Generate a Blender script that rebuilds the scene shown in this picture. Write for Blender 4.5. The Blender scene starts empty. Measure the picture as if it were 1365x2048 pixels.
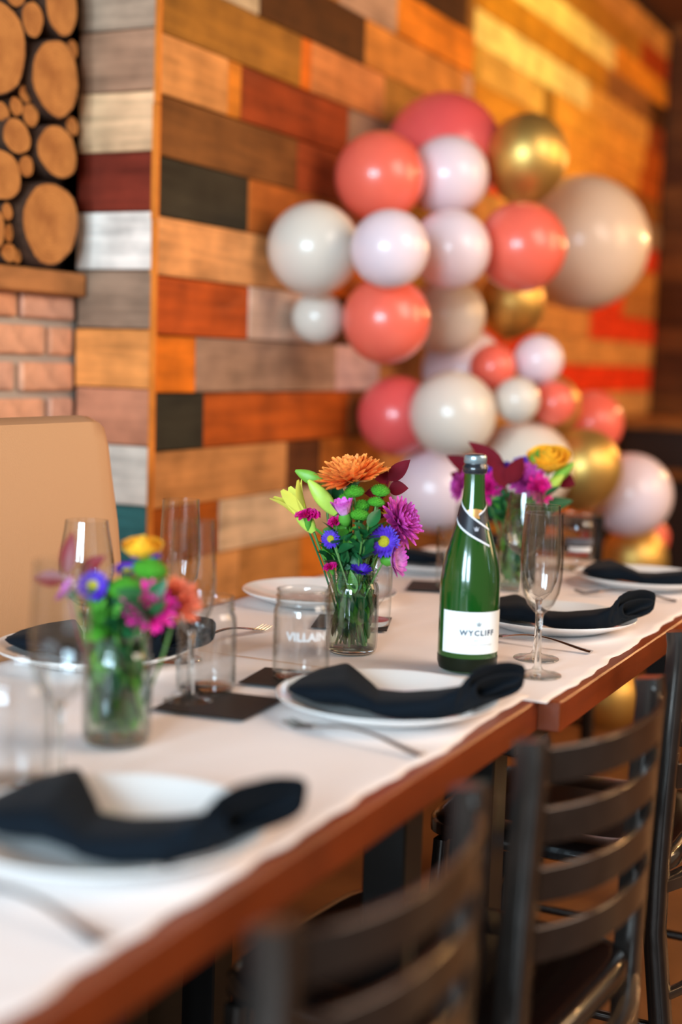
import bpy, bmesh, math, random
from mathutils import Vector, Matrix, Euler, noise
random.seed(7)
sc = bpy.context.scene
COL = sc.collection
PI = math.pi
V = Vector

# ------------------------------------------------------------------ camera
H = 1.19                      # eye height; table top at 0.75
TZ = 0.75
FPX, CX, CY = 2850.0, 682.5, 1024.0
yaw, pitch, roll = math.radians(25.75), math.radians(6.1), math.radians(1.84)
CF = V((-math.sin(yaw) * math.cos(pitch), math.cos(yaw) * math.cos(pitch), -math.sin(pitch)))
r0 = V((math.cos(yaw), math.sin(yaw), 0)); u0 = r0.cross(CF)
CR = r0 * math.cos(roll) + u0 * math.sin(roll)
CU = -r0 * math.sin(roll) + u0 * math.cos(roll)
EYE = V((0, 0, H))
cd = bpy.data.cameras.new('camera'); cam = bpy.data.objects.new('camera', cd); COL.objects.link(cam)
cam.matrix_world = Matrix(((CR.x, CU.x, -CF.x, 0), (CR.y, CU.y, -CF.y, 0), (CR.z, CU.z, -CF.z, H), (0, 0, 0, 1)))
cd.sensor_fit = 'VERTICAL'; cd.sensor_height = 36; cd.sensor_width = 24; cd.lens = FPX / 2048 * 36
cd.clip_start = 0.05
cd.dof.use_dof = True; cd.dof.focus_distance = 2.2; cd.dof.aperture_fstop = 1.5
sc.camera = cam

def ray(x, y): return CR * ((x - CX) / FPX) - CU * ((y - CY) / FPX) + CF
def on_z(x, y, z):
    d = ray(x, y); return EYE + d * ((z - H) / d.z)
def on_x(x, y, X):
    d = ray(x, y); return EYE + d * (X / d.x)
def at_d(x, y, D): return EYE + ray(x, y) * D
def wall_y(px, X, z):          # Y of the point of a wall plane X at height z seen in column px
    k = (px - CX) / FPX; w = CR - CF * k
    return -(w.x * X + w.z * (z - H)) / w.y

# ------------------------------------------------------------------ light
world = bpy.data.worlds.new('world'); sc.world = world; world.use_nodes = True
bg = world.node_tree.nodes['Background']
bg.inputs[0].default_value = (1.0, 0.68, 0.44, 1); bg.inputs[1].default_value = 0.30
sc.view_settings.view_transform = 'Standard'; sc.view_settings.look = 'None'
sc.view_settings.gamma = 1; sc.view_settings.use_curve_mapping = False
sc.view_settings.exposure = 0.64

def area(name, loc, target, sx, sy, power, color):
    l = bpy.data.lights.new(name, 'AREA'); l.shape = 'RECTANGLE'; l.size = sx; l.size_y = sy
    l.energy = power; l.color = color
    o = bpy.data.objects.new(name, l); COL.objects.link(o); o.location = loc
    o.rotation_euler = (V(target) - V(loc)).to_track_quat('-Z', 'Y').to_euler(); return o
def point(name, loc, power, color, rad=0.04):
    l = bpy.data.lights.new(name, 'POINT'); l.energy = power; l.color = color; l.shadow_soft_size = rad
    o = bpy.data.objects.new(name, l); COL.objects.link(o); o.location = loc; return o
def spot(name, loc, target, power, color, ang, blend=0.5, rad=0.05):
    l = bpy.data.lights.new(name, 'SPOT'); l.energy = power; l.color = color; l.shadow_soft_size = rad
    l.spot_size = math.radians(ang); l.spot_blend = blend
    o = bpy.data.objects.new(name, l); COL.objects.link(o); o.location = loc
    o.rotation_euler = (V(target) - V(loc)).to_track_quat('-Z', 'Y').to_euler(); return o
# daylight from the shop windows behind the photographer
area('daylight_window', (-1.25, -2.5, 1.75), (-0.9, 1.4, 0.75), 0.9, 1.6, 112, (0.60, 0.83, 1.0))
area('daylight_window.001', (0.15, -2.7, 1.75), (-0.9, 1.4, 0.75), 0.9, 1.6, 112, (0.60, 0.83, 1.0))
# warm lamps of the room, ahead on the right and along the ceiling
area('ceiling_lamps', (0.9, 2.4, 2.9), (-0.9, 2.3, 0.7), 1.6, 3.4, 78, (1.0, 0.82, 0.68))
area('ceiling_lamps.001', (1.9, 4.6, 2.5), (-1.8, 4.4, 1.3), 1.0, 2.2, 42, (1.0, 0.64, 0.34))
point('bulb_far', (0.15, 7.4, 2.0), 55, (1.0, 0.58, 0.25), 0.05)
point('bulb_far.001', (0.9, 6.6, 2.35), 24, (1.0, 0.56, 0.22), 0.05)
point('bulb_far.002', (1.7, 5.4, 2.4), 24, (1.0, 0.56, 0.22), 0.05)
spot('yellow_stage_spot', (0.3, 4.6, 2.85), (-1.95, 5.75, 2.36), 105, (0.95, 0.88, 0.12), 42, 0.9)
spot('green_stage_spot', (0.5, 4.2, 2.85), (-1.95, 5.85, 2.33), 30, (0.4, 1.0, 0.02), 7, 0.7)

# ------------------------------------------------------------------ materials
def lin(c):
    return tuple(((v / 255) / 12.92 if v <= 10 else ((v / 255 + 0.055) / 1.055) ** 2.4) for v in c) + (1,)
MATS = {}
def mat(name, rgb=(200, 200, 200), rough=0.5, metal=0.0, spec=0.5, sss=0.0, coat=0.0, bump=0.0, bscale=60, var=0.0, vscale=8, sheen=0, trans=0.0, ior=1.45):
    if name in MATS: return MATS[name]
    m = bpy.data.materials.new(name); m.use_nodes = True; nt = m.node_tree; b = nt.nodes['Principled BSDF']
    b.inputs['Base Color'].default_value = lin(rgb); b.inputs['Roughness'].default_value = rough
    b.inputs['Metallic'].default_value = metal; b.inputs['Specular IOR Level'].default_value = spec
    b.inputs['Coat Weight'].default_value = coat; b.inputs['Coat Roughness'].default_value = 0.05
    b.inputs['Subsurface Weight'].default_value = sss; b.inputs['Subsurface Radius'].default_value = (0.02, 0.015, 0.01)
    b.inputs['Sheen Weight'].default_value = sheen
    b.inputs['Transmission Weight'].default_value = trans; b.inputs['IOR'].default_value = ior
    tc = nt.nodes.new('ShaderNodeTexCoord')
    if var:
        n = nt.nodes.new('ShaderNodeTexNoise'); n.inputs['Scale'].default_value = vscale; n.inputs['Detail'].default_value = 4
        nt.links.new(tc.outputs['Object'], n.inputs['Vector'])
        hs = nt.nodes.new('ShaderNodeHueSaturation'); hs.inputs['Color'].default_value = lin(rgb)
        mr = nt.nodes.new('ShaderNodeMapRange'); mr.inputs[1].default_value = .3; mr.inputs[2].default_value = .7
        mr.inputs[3].default_value = 1 - var; mr.inputs[4].default_value = 1 + var
        nt.links.new(n.outputs[0], mr.inputs[0]); nt.links.new(mr.outputs[0], hs.inputs['Value'])
        nt.links.new(hs.outputs[0], b.inputs['Base Color'])
    if bump:
        n = nt.nodes.new('ShaderNodeTexNoise'); n.inputs['Scale'].default_value = bscale; n.inputs['Detail'].default_value = 5
        nt.links.new(tc.outputs['Object'], n.inputs['Vector'])
        bp = nt.nodes.new('ShaderNodeBump'); bp.inputs['Strength'].default_value = bump; bp.inputs['Distance'].default_value = 0.004
        nt.links.new(n.outputs[0], bp.inputs['Height']); nt.links.new(bp.outputs[0], b.inputs['Normal'])
    MATS[name] = m; return m

def wood_mat(name, axis='Y', rgb=None, rough=0.6, streak=0.35, spec=0.15):
    """weathered wood; base colour from the object's own colour when rgb is None; grain runs along axis"""
    m = bpy.data.materials.new(name); m.use_nodes = True; nt = m.node_tree; b = nt.nodes['Principled BSDF']; L = nt.links
    oi = nt.nodes.new('ShaderNodeObjectInfo'); tc = nt.nodes.new('ShaderNodeTexCoord')
    ad = nt.nodes.new('ShaderNodeVectorMath'); ad.operation = 'ADD'
    cm = nt.nodes.new('ShaderNodeMath'); cm.operation = 'MULTIPLY'; cm.inputs[1].default_value = 40
    L.new(oi.outputs['Random'], cm.inputs[0]); L.new(tc.outputs['Object'], ad.inputs[0]); L.new(cm.outputs[0], ad.inputs[1])
    mp = nt.nodes.new('ShaderNodeMapping')
    mp.inputs['Scale'].default_value = {'Y': (20, 3.0, 42), 'X': (3.0, 20, 42), 'Z': (30, 30, 3)}[axis]
    L.new(ad.outputs[0], mp.inputs[0])
    n = nt.nodes.new('ShaderNodeTexNoise'); n.inputs['Scale'].default_value = 1; n.inputs['Detail'].default_value = 6; n.inputs['Roughness'].default_value = .62; n.inputs['Distortion'].default_value = .5
    L.new(mp.outputs[0], n.inputs['Vector'])
    n2 = nt.nodes.new('ShaderNodeTexNoise'); n2.inputs['Scale'].default_value = 9; n2.inputs['Detail'].default_value = 4
    L.new(ad.outputs[0], n2.inputs['Vector'])
    s = nt.nodes.new('ShaderNodeMath'); s.operation = 'ADD'; L.new(n.outputs[0], s.inputs[0]); L.new(n2.outputs[0], s.inputs[1])
    mr = nt.nodes.new('ShaderNodeMapRange'); mr.inputs[1].default_value = .72; mr.inputs[2].default_value = 1.28
    mr.inputs[3].default_value = 1 - streak; mr.inputs[4].default_value = 1 + streak
    L.new(s.outputs[0], mr.inputs[0])
    hs = nt.nodes.new('ShaderNodeHueSaturation')
    if rgb is None: L.new(oi.outputs['Color'], hs.inputs['Color'])
    else: hs.inputs['Color'].default_value = lin(rgb)
    L.new(mr.outputs[0], hs.inputs['Value']); L.new(hs.outputs[0], b.inputs['Base Color'])
    b.inputs['Roughness'].default_value = rough; b.inputs['Specular IOR Level'].default_value = spec
    bp = nt.nodes.new('ShaderNodeBump'); bp.inputs['Strength'].default_value = .5; bp.inputs['Distance'].default_value = .003
    L.new(n.outputs[0], bp.inputs['Height']); L.new(bp.outputs[0], b.inputs['Normal'])
    return m
WOOD_Y = wood_mat('plank_wood_long', 'Y'); WOOD_X = wood_mat('plank_wood_return', 'X')
WOOD_Z = wood_mat('corner_wood', 'Z'); TABLE_WOOD = wood_mat('table_wood', 'Y', (124, 50, 14), .35, .22, .5)

def log_mat():
    m = bpy.data.materials.new('cut_log_face'); m.use_nodes = True; nt = m.node_tree; b = nt.nodes['Principled BSDF']; L = nt.links
    tc = nt.nodes.new('ShaderNodeTexCoord'); oi = nt.nodes.new('ShaderNodeObjectInfo')
    sep = nt.nodes.new('ShaderNodeSeparateXYZ'); L.new(tc.outputs['Object'], sep.inputs[0])
    cb = nt.nodes.new('ShaderNodeCombineXYZ'); L.new(sep.outputs[1], cb.inputs[0]); L.new(sep.outputs[2], cb.inputs[1])
    w = nt.nodes.new('ShaderNodeTexWave'); w.wave_type = 'RINGS'; w.rings_direction = 'SPHERICAL'
    w.inputs['Scale'].default_value = 38; w.inputs['Distortion'].default_value = 1.6; w.inputs['Detail'].default_value = 3
    L.new(cb.outputs[0], w.inputs['Vector'])
    n = nt.nodes.new('ShaderNodeTexNoise'); n.inputs['Scale'].default_value = 26; n.inputs['Detail'].default_value = 5
    L.new(tc.outputs['Object'], n.inputs['Vector'])
    mx = nt.nodes.new('ShaderNodeMix'); mx.data_type = 'RGBA'; mx.inputs[6].default_value = lin((200, 134, 66)); mx.inputs[7].default_value = lin((160, 98, 40))
    r = nt.nodes.new('ShaderNodeMath'); r.operation = 'MULTIPLY'; L.new(w.outputs['Fac'], r.inputs[0]); r.inputs[1].default_value = .3
    mr = nt.nodes.new('ShaderNodeMapRange'); mr.inputs[1].default_value = .35; mr.inputs[2].default_value = .75
    L.new(n.outputs[0], mr.inputs[0]); a = nt.nodes.new('ShaderNodeMath'); a.operation = 'ADD'; a.use_clamp = True
    L.new(r.outputs[0], a.inputs[0]); L.new(mr.outputs[0], a.inputs[1]); L.new(a.outputs[0], mx.inputs[0])
    L.new(mx.outputs[2], b.inputs['Base Color']); b.inputs['Roughness'].default_value = .75
    return m
LOG_FACE = log_mat(); BARK = mat('bark', (70, 44, 28), .95, bump=1, bscale=70, var=.4, vscale=40)

def glass_mat(name, tint=(1, 1, 1), rough=0.0, refl=1.0):
    m = bpy.data.materials.new(name); m.use_nodes = True; nt = m.node_tree; nt.nodes.clear(); L = nt.links
    o = nt.nodes.new('ShaderNodeOutputMaterial'); t = nt.nodes.new('ShaderNodeBsdfTransparent'); t.inputs[0].default_value = (*tint, 1)
    g = nt.nodes.new('ShaderNodeBsdfGlossy'); g.inputs['Roughness'].default_value = rough
    f = nt.nodes.new('ShaderNodeLayerWeight'); f.inputs[0].default_value = .5      # thin glass: same reflectance from both sides
    pw = nt.nodes.new('ShaderNodeMath'); pw.operation = 'POWER'; pw.inputs[1].default_value = 4; L.new(f.outputs['Facing'], pw.inputs[0])
    mm = nt.nodes.new('ShaderNodeMath'); mm.operation = 'MULTIPLY_ADD'; mm.inputs[1].default_value = .8 * refl; mm.inputs[2].default_value = .05 * refl; L.new(pw.outputs[0], mm.inputs[0])
    tm = nt.nodes.new('ShaderNodeMix'); tm.data_type = 'RGBA'; tm.inputs[6].default_value = (*tint, 1); tm.inputs[7].default_value = (tint[0] * .50, tint[1] * .53, tint[2] * .49, 1)
    L.new(pw.outputs[0], tm.inputs[0]); L.new(tm.outputs[2], t.inputs[0])
    x = nt.nodes.new('ShaderNodeMixShader'); L.new(mm.outputs[0], x.inputs[0]); L.new(t.outputs[0], x.inputs[1]); L.new(g.outputs[0], x.inputs[2])
    L.new(x.outputs[0], o.inputs[0]); return m
GLASS = glass_mat('clear_glass', (.965, .97, .97)); THICK = mat('solid_glass', (245, 250, 250), 0.0, trans=1.0, ior=1.5)
WATER = glass_mat('vase_water', (.84, .93, .86))

CERAMIC = mat('white_ceramic', (236, 236, 234), .12, coat=.5)
NAPKIN = mat('black_napkin', (5, 15, 24), .8, spec=.15, sheen=.02, bump=.25, bscale=900)  # blue daylight falling on the cloth is mixed into the base colour
CARD = mat('black_card', (26, 24, 25), .6)
STEEL = mat('fork_steel', (190, 190, 192), .18, metal=1)
FRAME = mat('chair_metal', (66, 60, 56), .17, metal=.7, var=.15, vscale=30)
SEATM = mat('chair_seat', (16, 12, 12), .22, coat=.4)
STEM = mat('flower_stem', (96, 140, 70), .5, sss=.1)
STEMP = mat('pale_stem', (150, 175, 110), .5)
GREENL = mat('dark_green_leaf', (26, 92, 48), .45, sss=.1, var=.35, vscale=30)
GREENM = mat('mid_green_leaf', (80, 150, 50), .45, sss=.1, var=.2, vscale=30)
LIME = mat('lime_bud', (176, 208, 84), .45, sss=.2, var=.12, vscale=40)
BUTTON = mat('green_button_pom', (78, 168, 34), .7, sss=.1, bump=1, bscale=500, var=.2, vscale=300)
BURG = mat('burgundy_leaf', (104, 14, 30), .7, spec=.15, var=.2, vscale=30)

# ------------------------------------------------------------------ mesh helpers
class MB:
    def __init__(s): s.v = []; s.f = []; s.m = []; s.tt = {}
    def add(s, vs, fs, mi=0):
        o = len(s.v); s.v += [tuple(v) for v in vs]; s.f += [tuple(i + o for i in f) for f in fs]; s.m += [mi] * len(fs)
    def box(s, a, b, mi=0, rot=None, org=None):
        x0, y0, z0 = a; x1, y1, z1 = b
        vs = [V((x, y, z)) for z in (z0, z1) for y in (y0, y1) for x in (x0, x1)]
        if rot is not None: vs = [rot @ (v - V(org)) + V(org) for v in vs]
        s.add(vs, [(0, 2, 3, 1), (4, 5, 7, 6), (0, 1, 5, 4), (2, 6, 7, 3), (0, 4, 6, 2), (1, 3, 7, 5)], mi)
    def lathe(s, prof, n=40, c=(0, 0, 0), mi=0, close=False):
        o = []; fs = []; k = len(prof)
        for i in range(n):
            a = 2 * PI * i / n
            for r, z in prof: o.append((c[0] + r * math.cos(a), c[1] + r * math.sin(a), c[2] + z))
        for i in range(n):
            j = (i + 1) % n
            for q in range(k - 1 + (1 if close else 0)):
                q2 = (q + 1) % k; fs.append((i * k + q, j * k + q, j * k + q2, i * k + q2))
        s.add(o, fs, mi)
    def grid(s, rows, mi=0, cu=False, cv=False):
        R = len(rows); C = len(rows[0]); fs = []
        for i in range(R - (0 if cu else 1)):
            for j in range(C - (0 if cv else 1)):
                fs.append((i * C + j, i * C + (j + 1) % C, ((i + 1) % R) * C + (j + 1) % C, ((i + 1) % R) * C + j))
        s.add([p for r in rows for p in r], fs, mi)
    def tube(s, pts, rad, n=8, mi=0, caps=True):
        pts = [V(p) for p in pts]; rs = rad if isinstance(rad, (list, tuple)) else [rad] * len(pts)
        rows = []; up = None
        for i, p in enumerate(pts):
            t = (pts[min(i + 1, len(pts) - 1)] - pts[max(i - 1, 0)]).normalized()
            if up is None: up = V((0, 0, 1)) if abs(t.z) < .9 else V((1, 0, 0))
            a = t.cross(up).normalized(); up = a.cross(t).normalized()
            rows.append([p + (a * math.cos(2 * PI * k / n) + up * math.sin(2 * PI * k / n)) * rs[i] for k in range(n)])
        s.grid(rows, mi, cv=True)
        if caps:
            s.add(rows[0], [tuple(range(n))], mi); s.add(rows[-1], [tuple(range(n))[::-1]], mi)
    def bar(s, pts, w, d, wdir, mi=0):
        """rectangular bar along pts; w along wdir, d across"""
        pts = [V(p) for p in pts]; rows = []; W = V(wdir).normalized()
        for i, p in enumerate(pts):
            t = (pts[min(i + 1, len(pts) - 1)] - pts[max(i - 1, 0)]).normalized()
            D = t.cross(W).normalized(); WW = D.cross(t).normalized(); c = .12
            q = []
            for (x, y) in ((-1, -1 + c), (-1 + c, -1), (1 - c, -1), (1, -1 + c), (1, 1 - c), (1 - c, 1), (-1 + c, 1), (-1, 1 - c)):
                q.append(p + WW * (x * w / 2) + D * (y * d / 2))
            rows.append(q)
        s.grid(rows, mi, cv=True); s.add(rows[0], [tuple(range(8))[::-1]], mi); s.add(rows[-1], [tuple(range(8))], mi)
    def build(s, name, mats, parent=None, smooth=True, loc=None):
        me = bpy.data.meshes.new(name); me.from_pydata(s.v, [], s.f)
        for m in (mats if isinstance(mats, (list, tuple)) else [mats]): me.materials.append(m)
        for p, mi in zip(me.polygons, s.m): p.material_index = mi; p.use_smooth = smooth
        if smooth:
            try: me.set_sharp_from_angle(angle=math.radians(50))
            except Exception: pass
        if s.tt:
            at = me.attributes.new('along', 'FLOAT', 'POINT')
            for i, t in s.tt.items(): at.data[i].value = t
        me.update(); return link(name, me, parent, loc)
def link(name, me, parent=None, loc=None):
    o = bpy.data.objects.new(name, me); COL.objects.link(o)
    if parent is not None: o.parent = parent
    if loc is not None: o.location = loc
    return o
def fixn(o):
    bm = bmesh.new(); bm.from_mesh(o.data); bmesh.ops.recalc_face_normals(bm, faces=bm.faces); bm.to_mesh(o.data); bm.free(); return o
def mod(o, kind, **k):
    m = o.modifiers.new(kind.lower(), kind)
    for a, b in k.items(): setattr(m, a, b)
    return o
def thing(name, label, cat, loc=(0, 0, 0), rz=0, group=None):
    o = bpy.data.objects.new(name, None); COL.objects.link(o); o.location = loc; o.rotation_euler = (0, 0, rz)
    o.empty_display_size = .05; tag(o, label, cat, group); return o
def tag(o, label, cat, group=None):
    o['label'] = label; o['category'] = cat
    if group: o['group'] = group
    return o
def struct(o, label=None, cat=None):
    o['kind'] = 'structure'
    if label: o['label'] = label; o['category'] = cat
    return o
def piece(name, a, b, m, parent, rgb=None, bev=.002, jit=.0, proud=0.0):
    """bevelled box board with its own origin at its centre"""
    c = (V(a) + V(b)) / 2; h = (V(b) - V(a)) / 2
    bm = bmesh.new(); bmesh.ops.create_cube(bm, size=2)
    for v in bm.verts:
        v.co = V((v.co.x * h.x, v.co.y * h.y, v.co.z * h.z)) + V((random.uniform(-jit, jit) for _ in range(3)))
    bmesh.ops.bevel(bm, geom=bm.edges[:], offset=min(bev, min(h) * .8), segments=1, affect='EDGES')
    me = bpy.data.meshes.new(name); bm.to_mesh(me); bm.free(); me.materials.append(m)
    o = link(name, me, parent, c)
    if rgb is not None: o.color = lin(rgb)
    return o

# ------------------------------------------------------------------ the room
DARKWALL = mat('dark_backing', (30, 18, 10), .9)
fl = MB(); fl.box((-3.2, -1.2, -.05), (3.4, 9.2, 0)); FLOORM = mat('worn_brown_floor', (108, 68, 34), .45, var=.35, vscale=3, bump=.2, bscale=20)
f = struct(fl.build('floor', FLOORM, smooth=False), 'worn dark brown floor under the chairs', 'floor')
ce = MB(); ce.box((-3.2, -1.2, 3.06), (3.4, 9.2, 3.12)); struct(ce.build('ceiling', mat('dark_ceiling', (86, 48, 20), .8), smooth=False), 'dark brown ceiling above the plank wall', 'ceiling')
XW, XW2, XB = -1.75, -1.95, -1.965
YC = 2.658; YS = wall_y(948, XW, H + 1.0)         # outside corner; seam where the wall steps back
PITCH = .1293
wall = MB(); wall.box((-2.6, YC + .02, 0), (XW - .02, YS, 3.06)); wall.box((-2.6, YS, 0), (XW2 - .02, 9.0, 3.06))
wall_o = struct(wall.build('wall_left', DARKWALL, smooth=False), 'wall clad in reclaimed planks of many colours', 'wall')
wr = MB(); wr.box((XB - .06, YC + .02, 0), (XW - .02, YC + .06, 3.06)); ret_o = struct(wr.build('wall_return', DARKWALL, smooth=False), 'narrow plank-clad end of the wall beside the brickwork', 'wall')

TAN = (206, 140, 78); LTAN = (226, 168, 104); BROWN = (128, 78, 36); RBR = (142, 62, 26); ORG = (214, 108, 28); GREYB = (156, 124, 98)
CREAM = (232, 200, 160); CHAR = (50, 46, 34); DBR = (74, 42, 18); WHT = (220, 200, 184); OLV = (160, 106, 38); ROR = (176, 82, 24)
PAL = [TAN, LTAN, BROWN, RBR, ORG, GREYB, CREAM, DBR, OLV, ROR, (190, 124, 66), (150, 96, 50)]
def plank_row(X, y0, yend, z0, segs, parent, thick=.02, tailpal=PAL):
    """segs: list of (end column px or None, colour)"""
    y = y0; zm = z0 + PITCH / 2; rg = random.Random(int(z0 * 1000) + 5)
    for end, colr in segs:
        ye = wall_y(end, X, zm)
        pr = rg.uniform(-.004, .004)
        piece('plank', (X - thick, y + .0012, z0 + .0015), (X + pr, ye - .0012, z0 + PITCH - .0015), WOOD_Y, parent, colr, .0022, .0008); y = ye
    last = None
    while y < yend - .01:
        L = rg.uniform(.35, 1.0); ye = min(y + L, yend)
        if yend - ye < .12: ye = yend
        cc = rg.choice([p for p in tailpal if p != last]); last = cc; pr = rg.uniform(-.004, .004)
        piece('plank', (X - thick, y + .0012, z0 + .0015), (X + pr, ye - .0012, z0 + PITCH - .0015), WOOD_Y, parent, cc, .0022, .0008); y = ye
ZT = H + .688        # lower boundary of the first named row (R1)
ROWS = {
 -3: [(600, CREAM), (700, DBR)], -2: [(680, TAN), (935, DBR)],
 -1: [(523, BROWN), (680, TAN), (797, (190, 150, 120)), (947, (224, 128, 30))],
 0: [(523, (200, 176, 140)), (733, (78, 44, 16)), (930, (206, 130, 54)), (948, (190, 140, 110))],
 1: [(603, OLV), (625, ORG), (770, (196, 122, 66))],
 2: [(455, TAN), (484, (214, 128, 40)), (698, (142, 60, 24)), (790, GREYB)],
 3: [(597, (122, 76, 36)), (720, (160, 74, 36))],
 4: [(497, CHAR), (690, (160, 88, 34))],
 5: [(640, (228, 158, 96))],
 6: [(497, (184, 80, 26)), (660, (218, 186, 164))],
 7: [(391, (214, 112, 24)), (672, (158, 126, 104)), (760, (214, 176, 170))],
 8: [(408, (46, 44, 34)), (700, (176, 82, 22)), (780, (120, 66, 26))],  # last, darker piece carries the balloons' shadow in its colour
 9: [(573, (188, 128, 74)), (640, (96, 52, 20)), (760, (176, 96, 30))],
 10: [(438, (158, 78, 16)), (700, (204, 172, 138))],
 11: [(482, (204, 142, 84)), (603, (184, 124, 66)), (720, (206, 114, 34))],
 12: [(560, (150, 96, 50))]}
for k in range(-9, 15):
    z0 = ZT - PITCH * (k - 1)
    if z0 < 0: z0 = 0.0; 
    if z0 + PITCH > 3.06: continue
    plank_row(XW, YC, YS, z0, ROWS.get(k, []), wall_o)
# recessed second stretch: rows counted from the cream row
RED = (222, 64, 30)
ZC = H + 1.175
ROWS2 = {0: [(1178, (236, 200, 136)), (1300, (214, 150, 70))], 1: [(1215, (190, 124, 36))], 2: [(1232, (236, 204, 124)), (1420, (226, 140, 40))],
 3: [(1285, (176, 116, 40)), (1420, (166, 64, 18))], 4: [(1500, (206, 140, 70))], -1: [(960, (190, 140, 60)), (1090, (206, 150, 84)), (1110, (140, 90, 30)), (1290, (222, 150, 60))],
 -2: [(1120, (204, 130, 44)), (1280, (214, 140, 56))], -3: [(1130, (196, 124, 46)), (1225, (226, 150, 60)), (1420, (140, 84, 34))], -4: [(1190, RED), (1262, TAN)],
 -5: [(1140, TAN), (1262, (190, 120, 60)), (1345, RED)], -6: [(1200, BROWN), (1400, (190, 124, 60))], -7: [(1080, TAN), (1186, (180, 110, 50)), (1245, RED), (1400, (180, 116, 60))],
 -8: [(1180, TAN), (1316, RED), (1400, (150, 92, 44))], -9: [(1092, RED), (1400, (212, 148, 84))], -10: [(1100, (190, 120, 60)), (1302, (232, 62, 26)), (1420, (176, 112, 56))],
 -11: [(1330, (206, 150, 92))], -12: [(1300, (140, 88, 44))], -13: [(1400, (170, 104, 52))]}
for k in range(-18, 6):
    z0 = ZC + PITCH * k
    if z0 + PITCH > 3.07 or z0 < 0: continue
    plank_row(XW2, YS, 8.0, z0, ROWS2.get(k, []), wall_o)
# end face of the projecting stretch and its orange corner strips
RET = [(126, 62, 40)] * 0 + [(168, 146, 128), (160, 128, 104), (236, 200, 160), (126, 50, 36), (232, 224, 218), (140, 116, 100), (222, 154, 88), (186, 128, 100), (214, 202, 186), (54, 106, 104), (150, 110, 80), (120, 80, 50)]
RZ = [H + z for z in (.827, .698, .567, .437, .309, .181, .053, -.079, -.206, -.341, -.47, -.6)]
piece('plank', (XB + .004, YC - .002, RZ[0]), (XW - .012, YC + .02, RZ[0] + PITCH), WOOD_X, ret_o, (150, 130, 110))
for i, rgb in enumerate(RET[:len(RZ)]):
    top = RZ[i] - 0 if i == 0 else RZ[i]
tops = RZ
for i in range(len(RZ)):
    zt = RZ[i]; zb = RZ[i + 1] if i + 1 < len(RZ) else 0.0
    cols = [(176, 146, 122), (170, 126, 98), (238, 188, 142), (122, 44, 28), (238, 222, 208), (146, 116, 94), (232, 146, 76), (194, 126, 94), (214, 202, 186), (54, 106, 104), (150, 110, 80), (120, 80, 50)]
    piece('plank', (XB + .004, YC - .002 + random.uniform(-.003, .003), zb + .0015), (XW - .012, YC + .02, zt - .0015), WOOD_X, ret_o, cols[i], .002, .001)
for i in range(4):
    zt = RZ[0] + PITCH + i * PITCH
    piece('plank', (XB + .004, YC - .002, zt + .0015), (XW - .012, YC + .02, zt + PITCH - .0015), WOOD_X, ret_o, PAL[(i * 5 + 2) % 12], .002, .001)
tr = thing('trim_1', 'thin orange wooden strip along the outside corner of the plank wall', 'trim', (0, 0, 0)); tr['kind'] = 'structure'
z = 0.0; i = 0
while z < 3.05:
    zt = min(z + [1.48, .25, .36, .28, .7][i % 5], 3.06)
    piece('strip', (XW - .011 - (.003 if i % 2 else 0), YC - .005, z), (XW + .003, YC + .004, zt - .002), WOOD_Z, tr, (222, 124, 42), .001); z = zt; i += 1
# far wall and the dark bar furniture in front of it
bwall = MB(); bwall.box((-2.6, 8.0, 0), (3.4, 8.1, 3.06)); bw = struct(bwall.build('wall_back', DARKWALL, smooth=False), 'dark timber wall at the far end of the room', 'wall')
for k in range(24):
    piece('plank', (-1.94, 7.985, k * PITCH + .001), (1.6, 8.0, (k + 1) * PITCH - .001), WOOD_X, bw, random.Random(k).choice([(96, 58, 28), (84, 50, 24), (110, 68, 32), (74, 42, 20)]), .002)

# brickwork below, log panel above, mantel board between
bk = MB(); bk.box((XB - .3, .6, 0), (XB - .012, YC + .02, 1.36)); bo = struct(bk.build('wall_chimney', mat('grey_mortar', (176, 162, 148), .95, bump=.6, bscale=120), smooth=False), 'brick chimney breast below the log panel', 'wall')
BRICK = []
for i, c3 in enumerate([(214, 150, 112), (220, 162, 128), (206, 136, 98), (210, 158, 132), (200, 116, 78)]):
    BRICK.append(mat('clay_brick_%s' % 'abcde'[i], c3, .9, bump=.7, bscale=90, var=.22, vscale=22))
zt = H + .122; k = 0
while zt > .1:
    hb = .054 if k == 0 else .062
    z0 = zt - hb
    ends = [YC - .005] ; y = YC - .004
    first = .185 if k % 2 == 0 else .085
    L = first
    while y > .7:
        a = y - L
        if k <= 8 or True:
            o = piece('brick', (XB - .02, max(a, .6), z0), (XB + random.uniform(-.003, .003), y - .0, zt), random.choice(BRICK), bo, None, .005, .0015)
        y = a - .016; L = .196
    zt = z0 - .0165; k += 1
    if k > 9: break
mt = piece('mantel_board', (XB - .03, .6, H + .123), (XB + .036, YC - .006, H + .173), WOOD_Y, None, (168, 112, 66), .005, .002)
tag(mt, 'rough tan wooden mantel board between the logs and the bricks', 'mantel')
lp = thing('log_panel', 'panel of round cut log ends stacked above the mantel board', 'wall decoration', (XB, 2.2, H + .175))
b = MB(); b.box((-.3, -1.6, 0), (-.05, YC - 2.2 + .02, 1.7)); b.build('backing', DARKWALL, lp, False)
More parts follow.
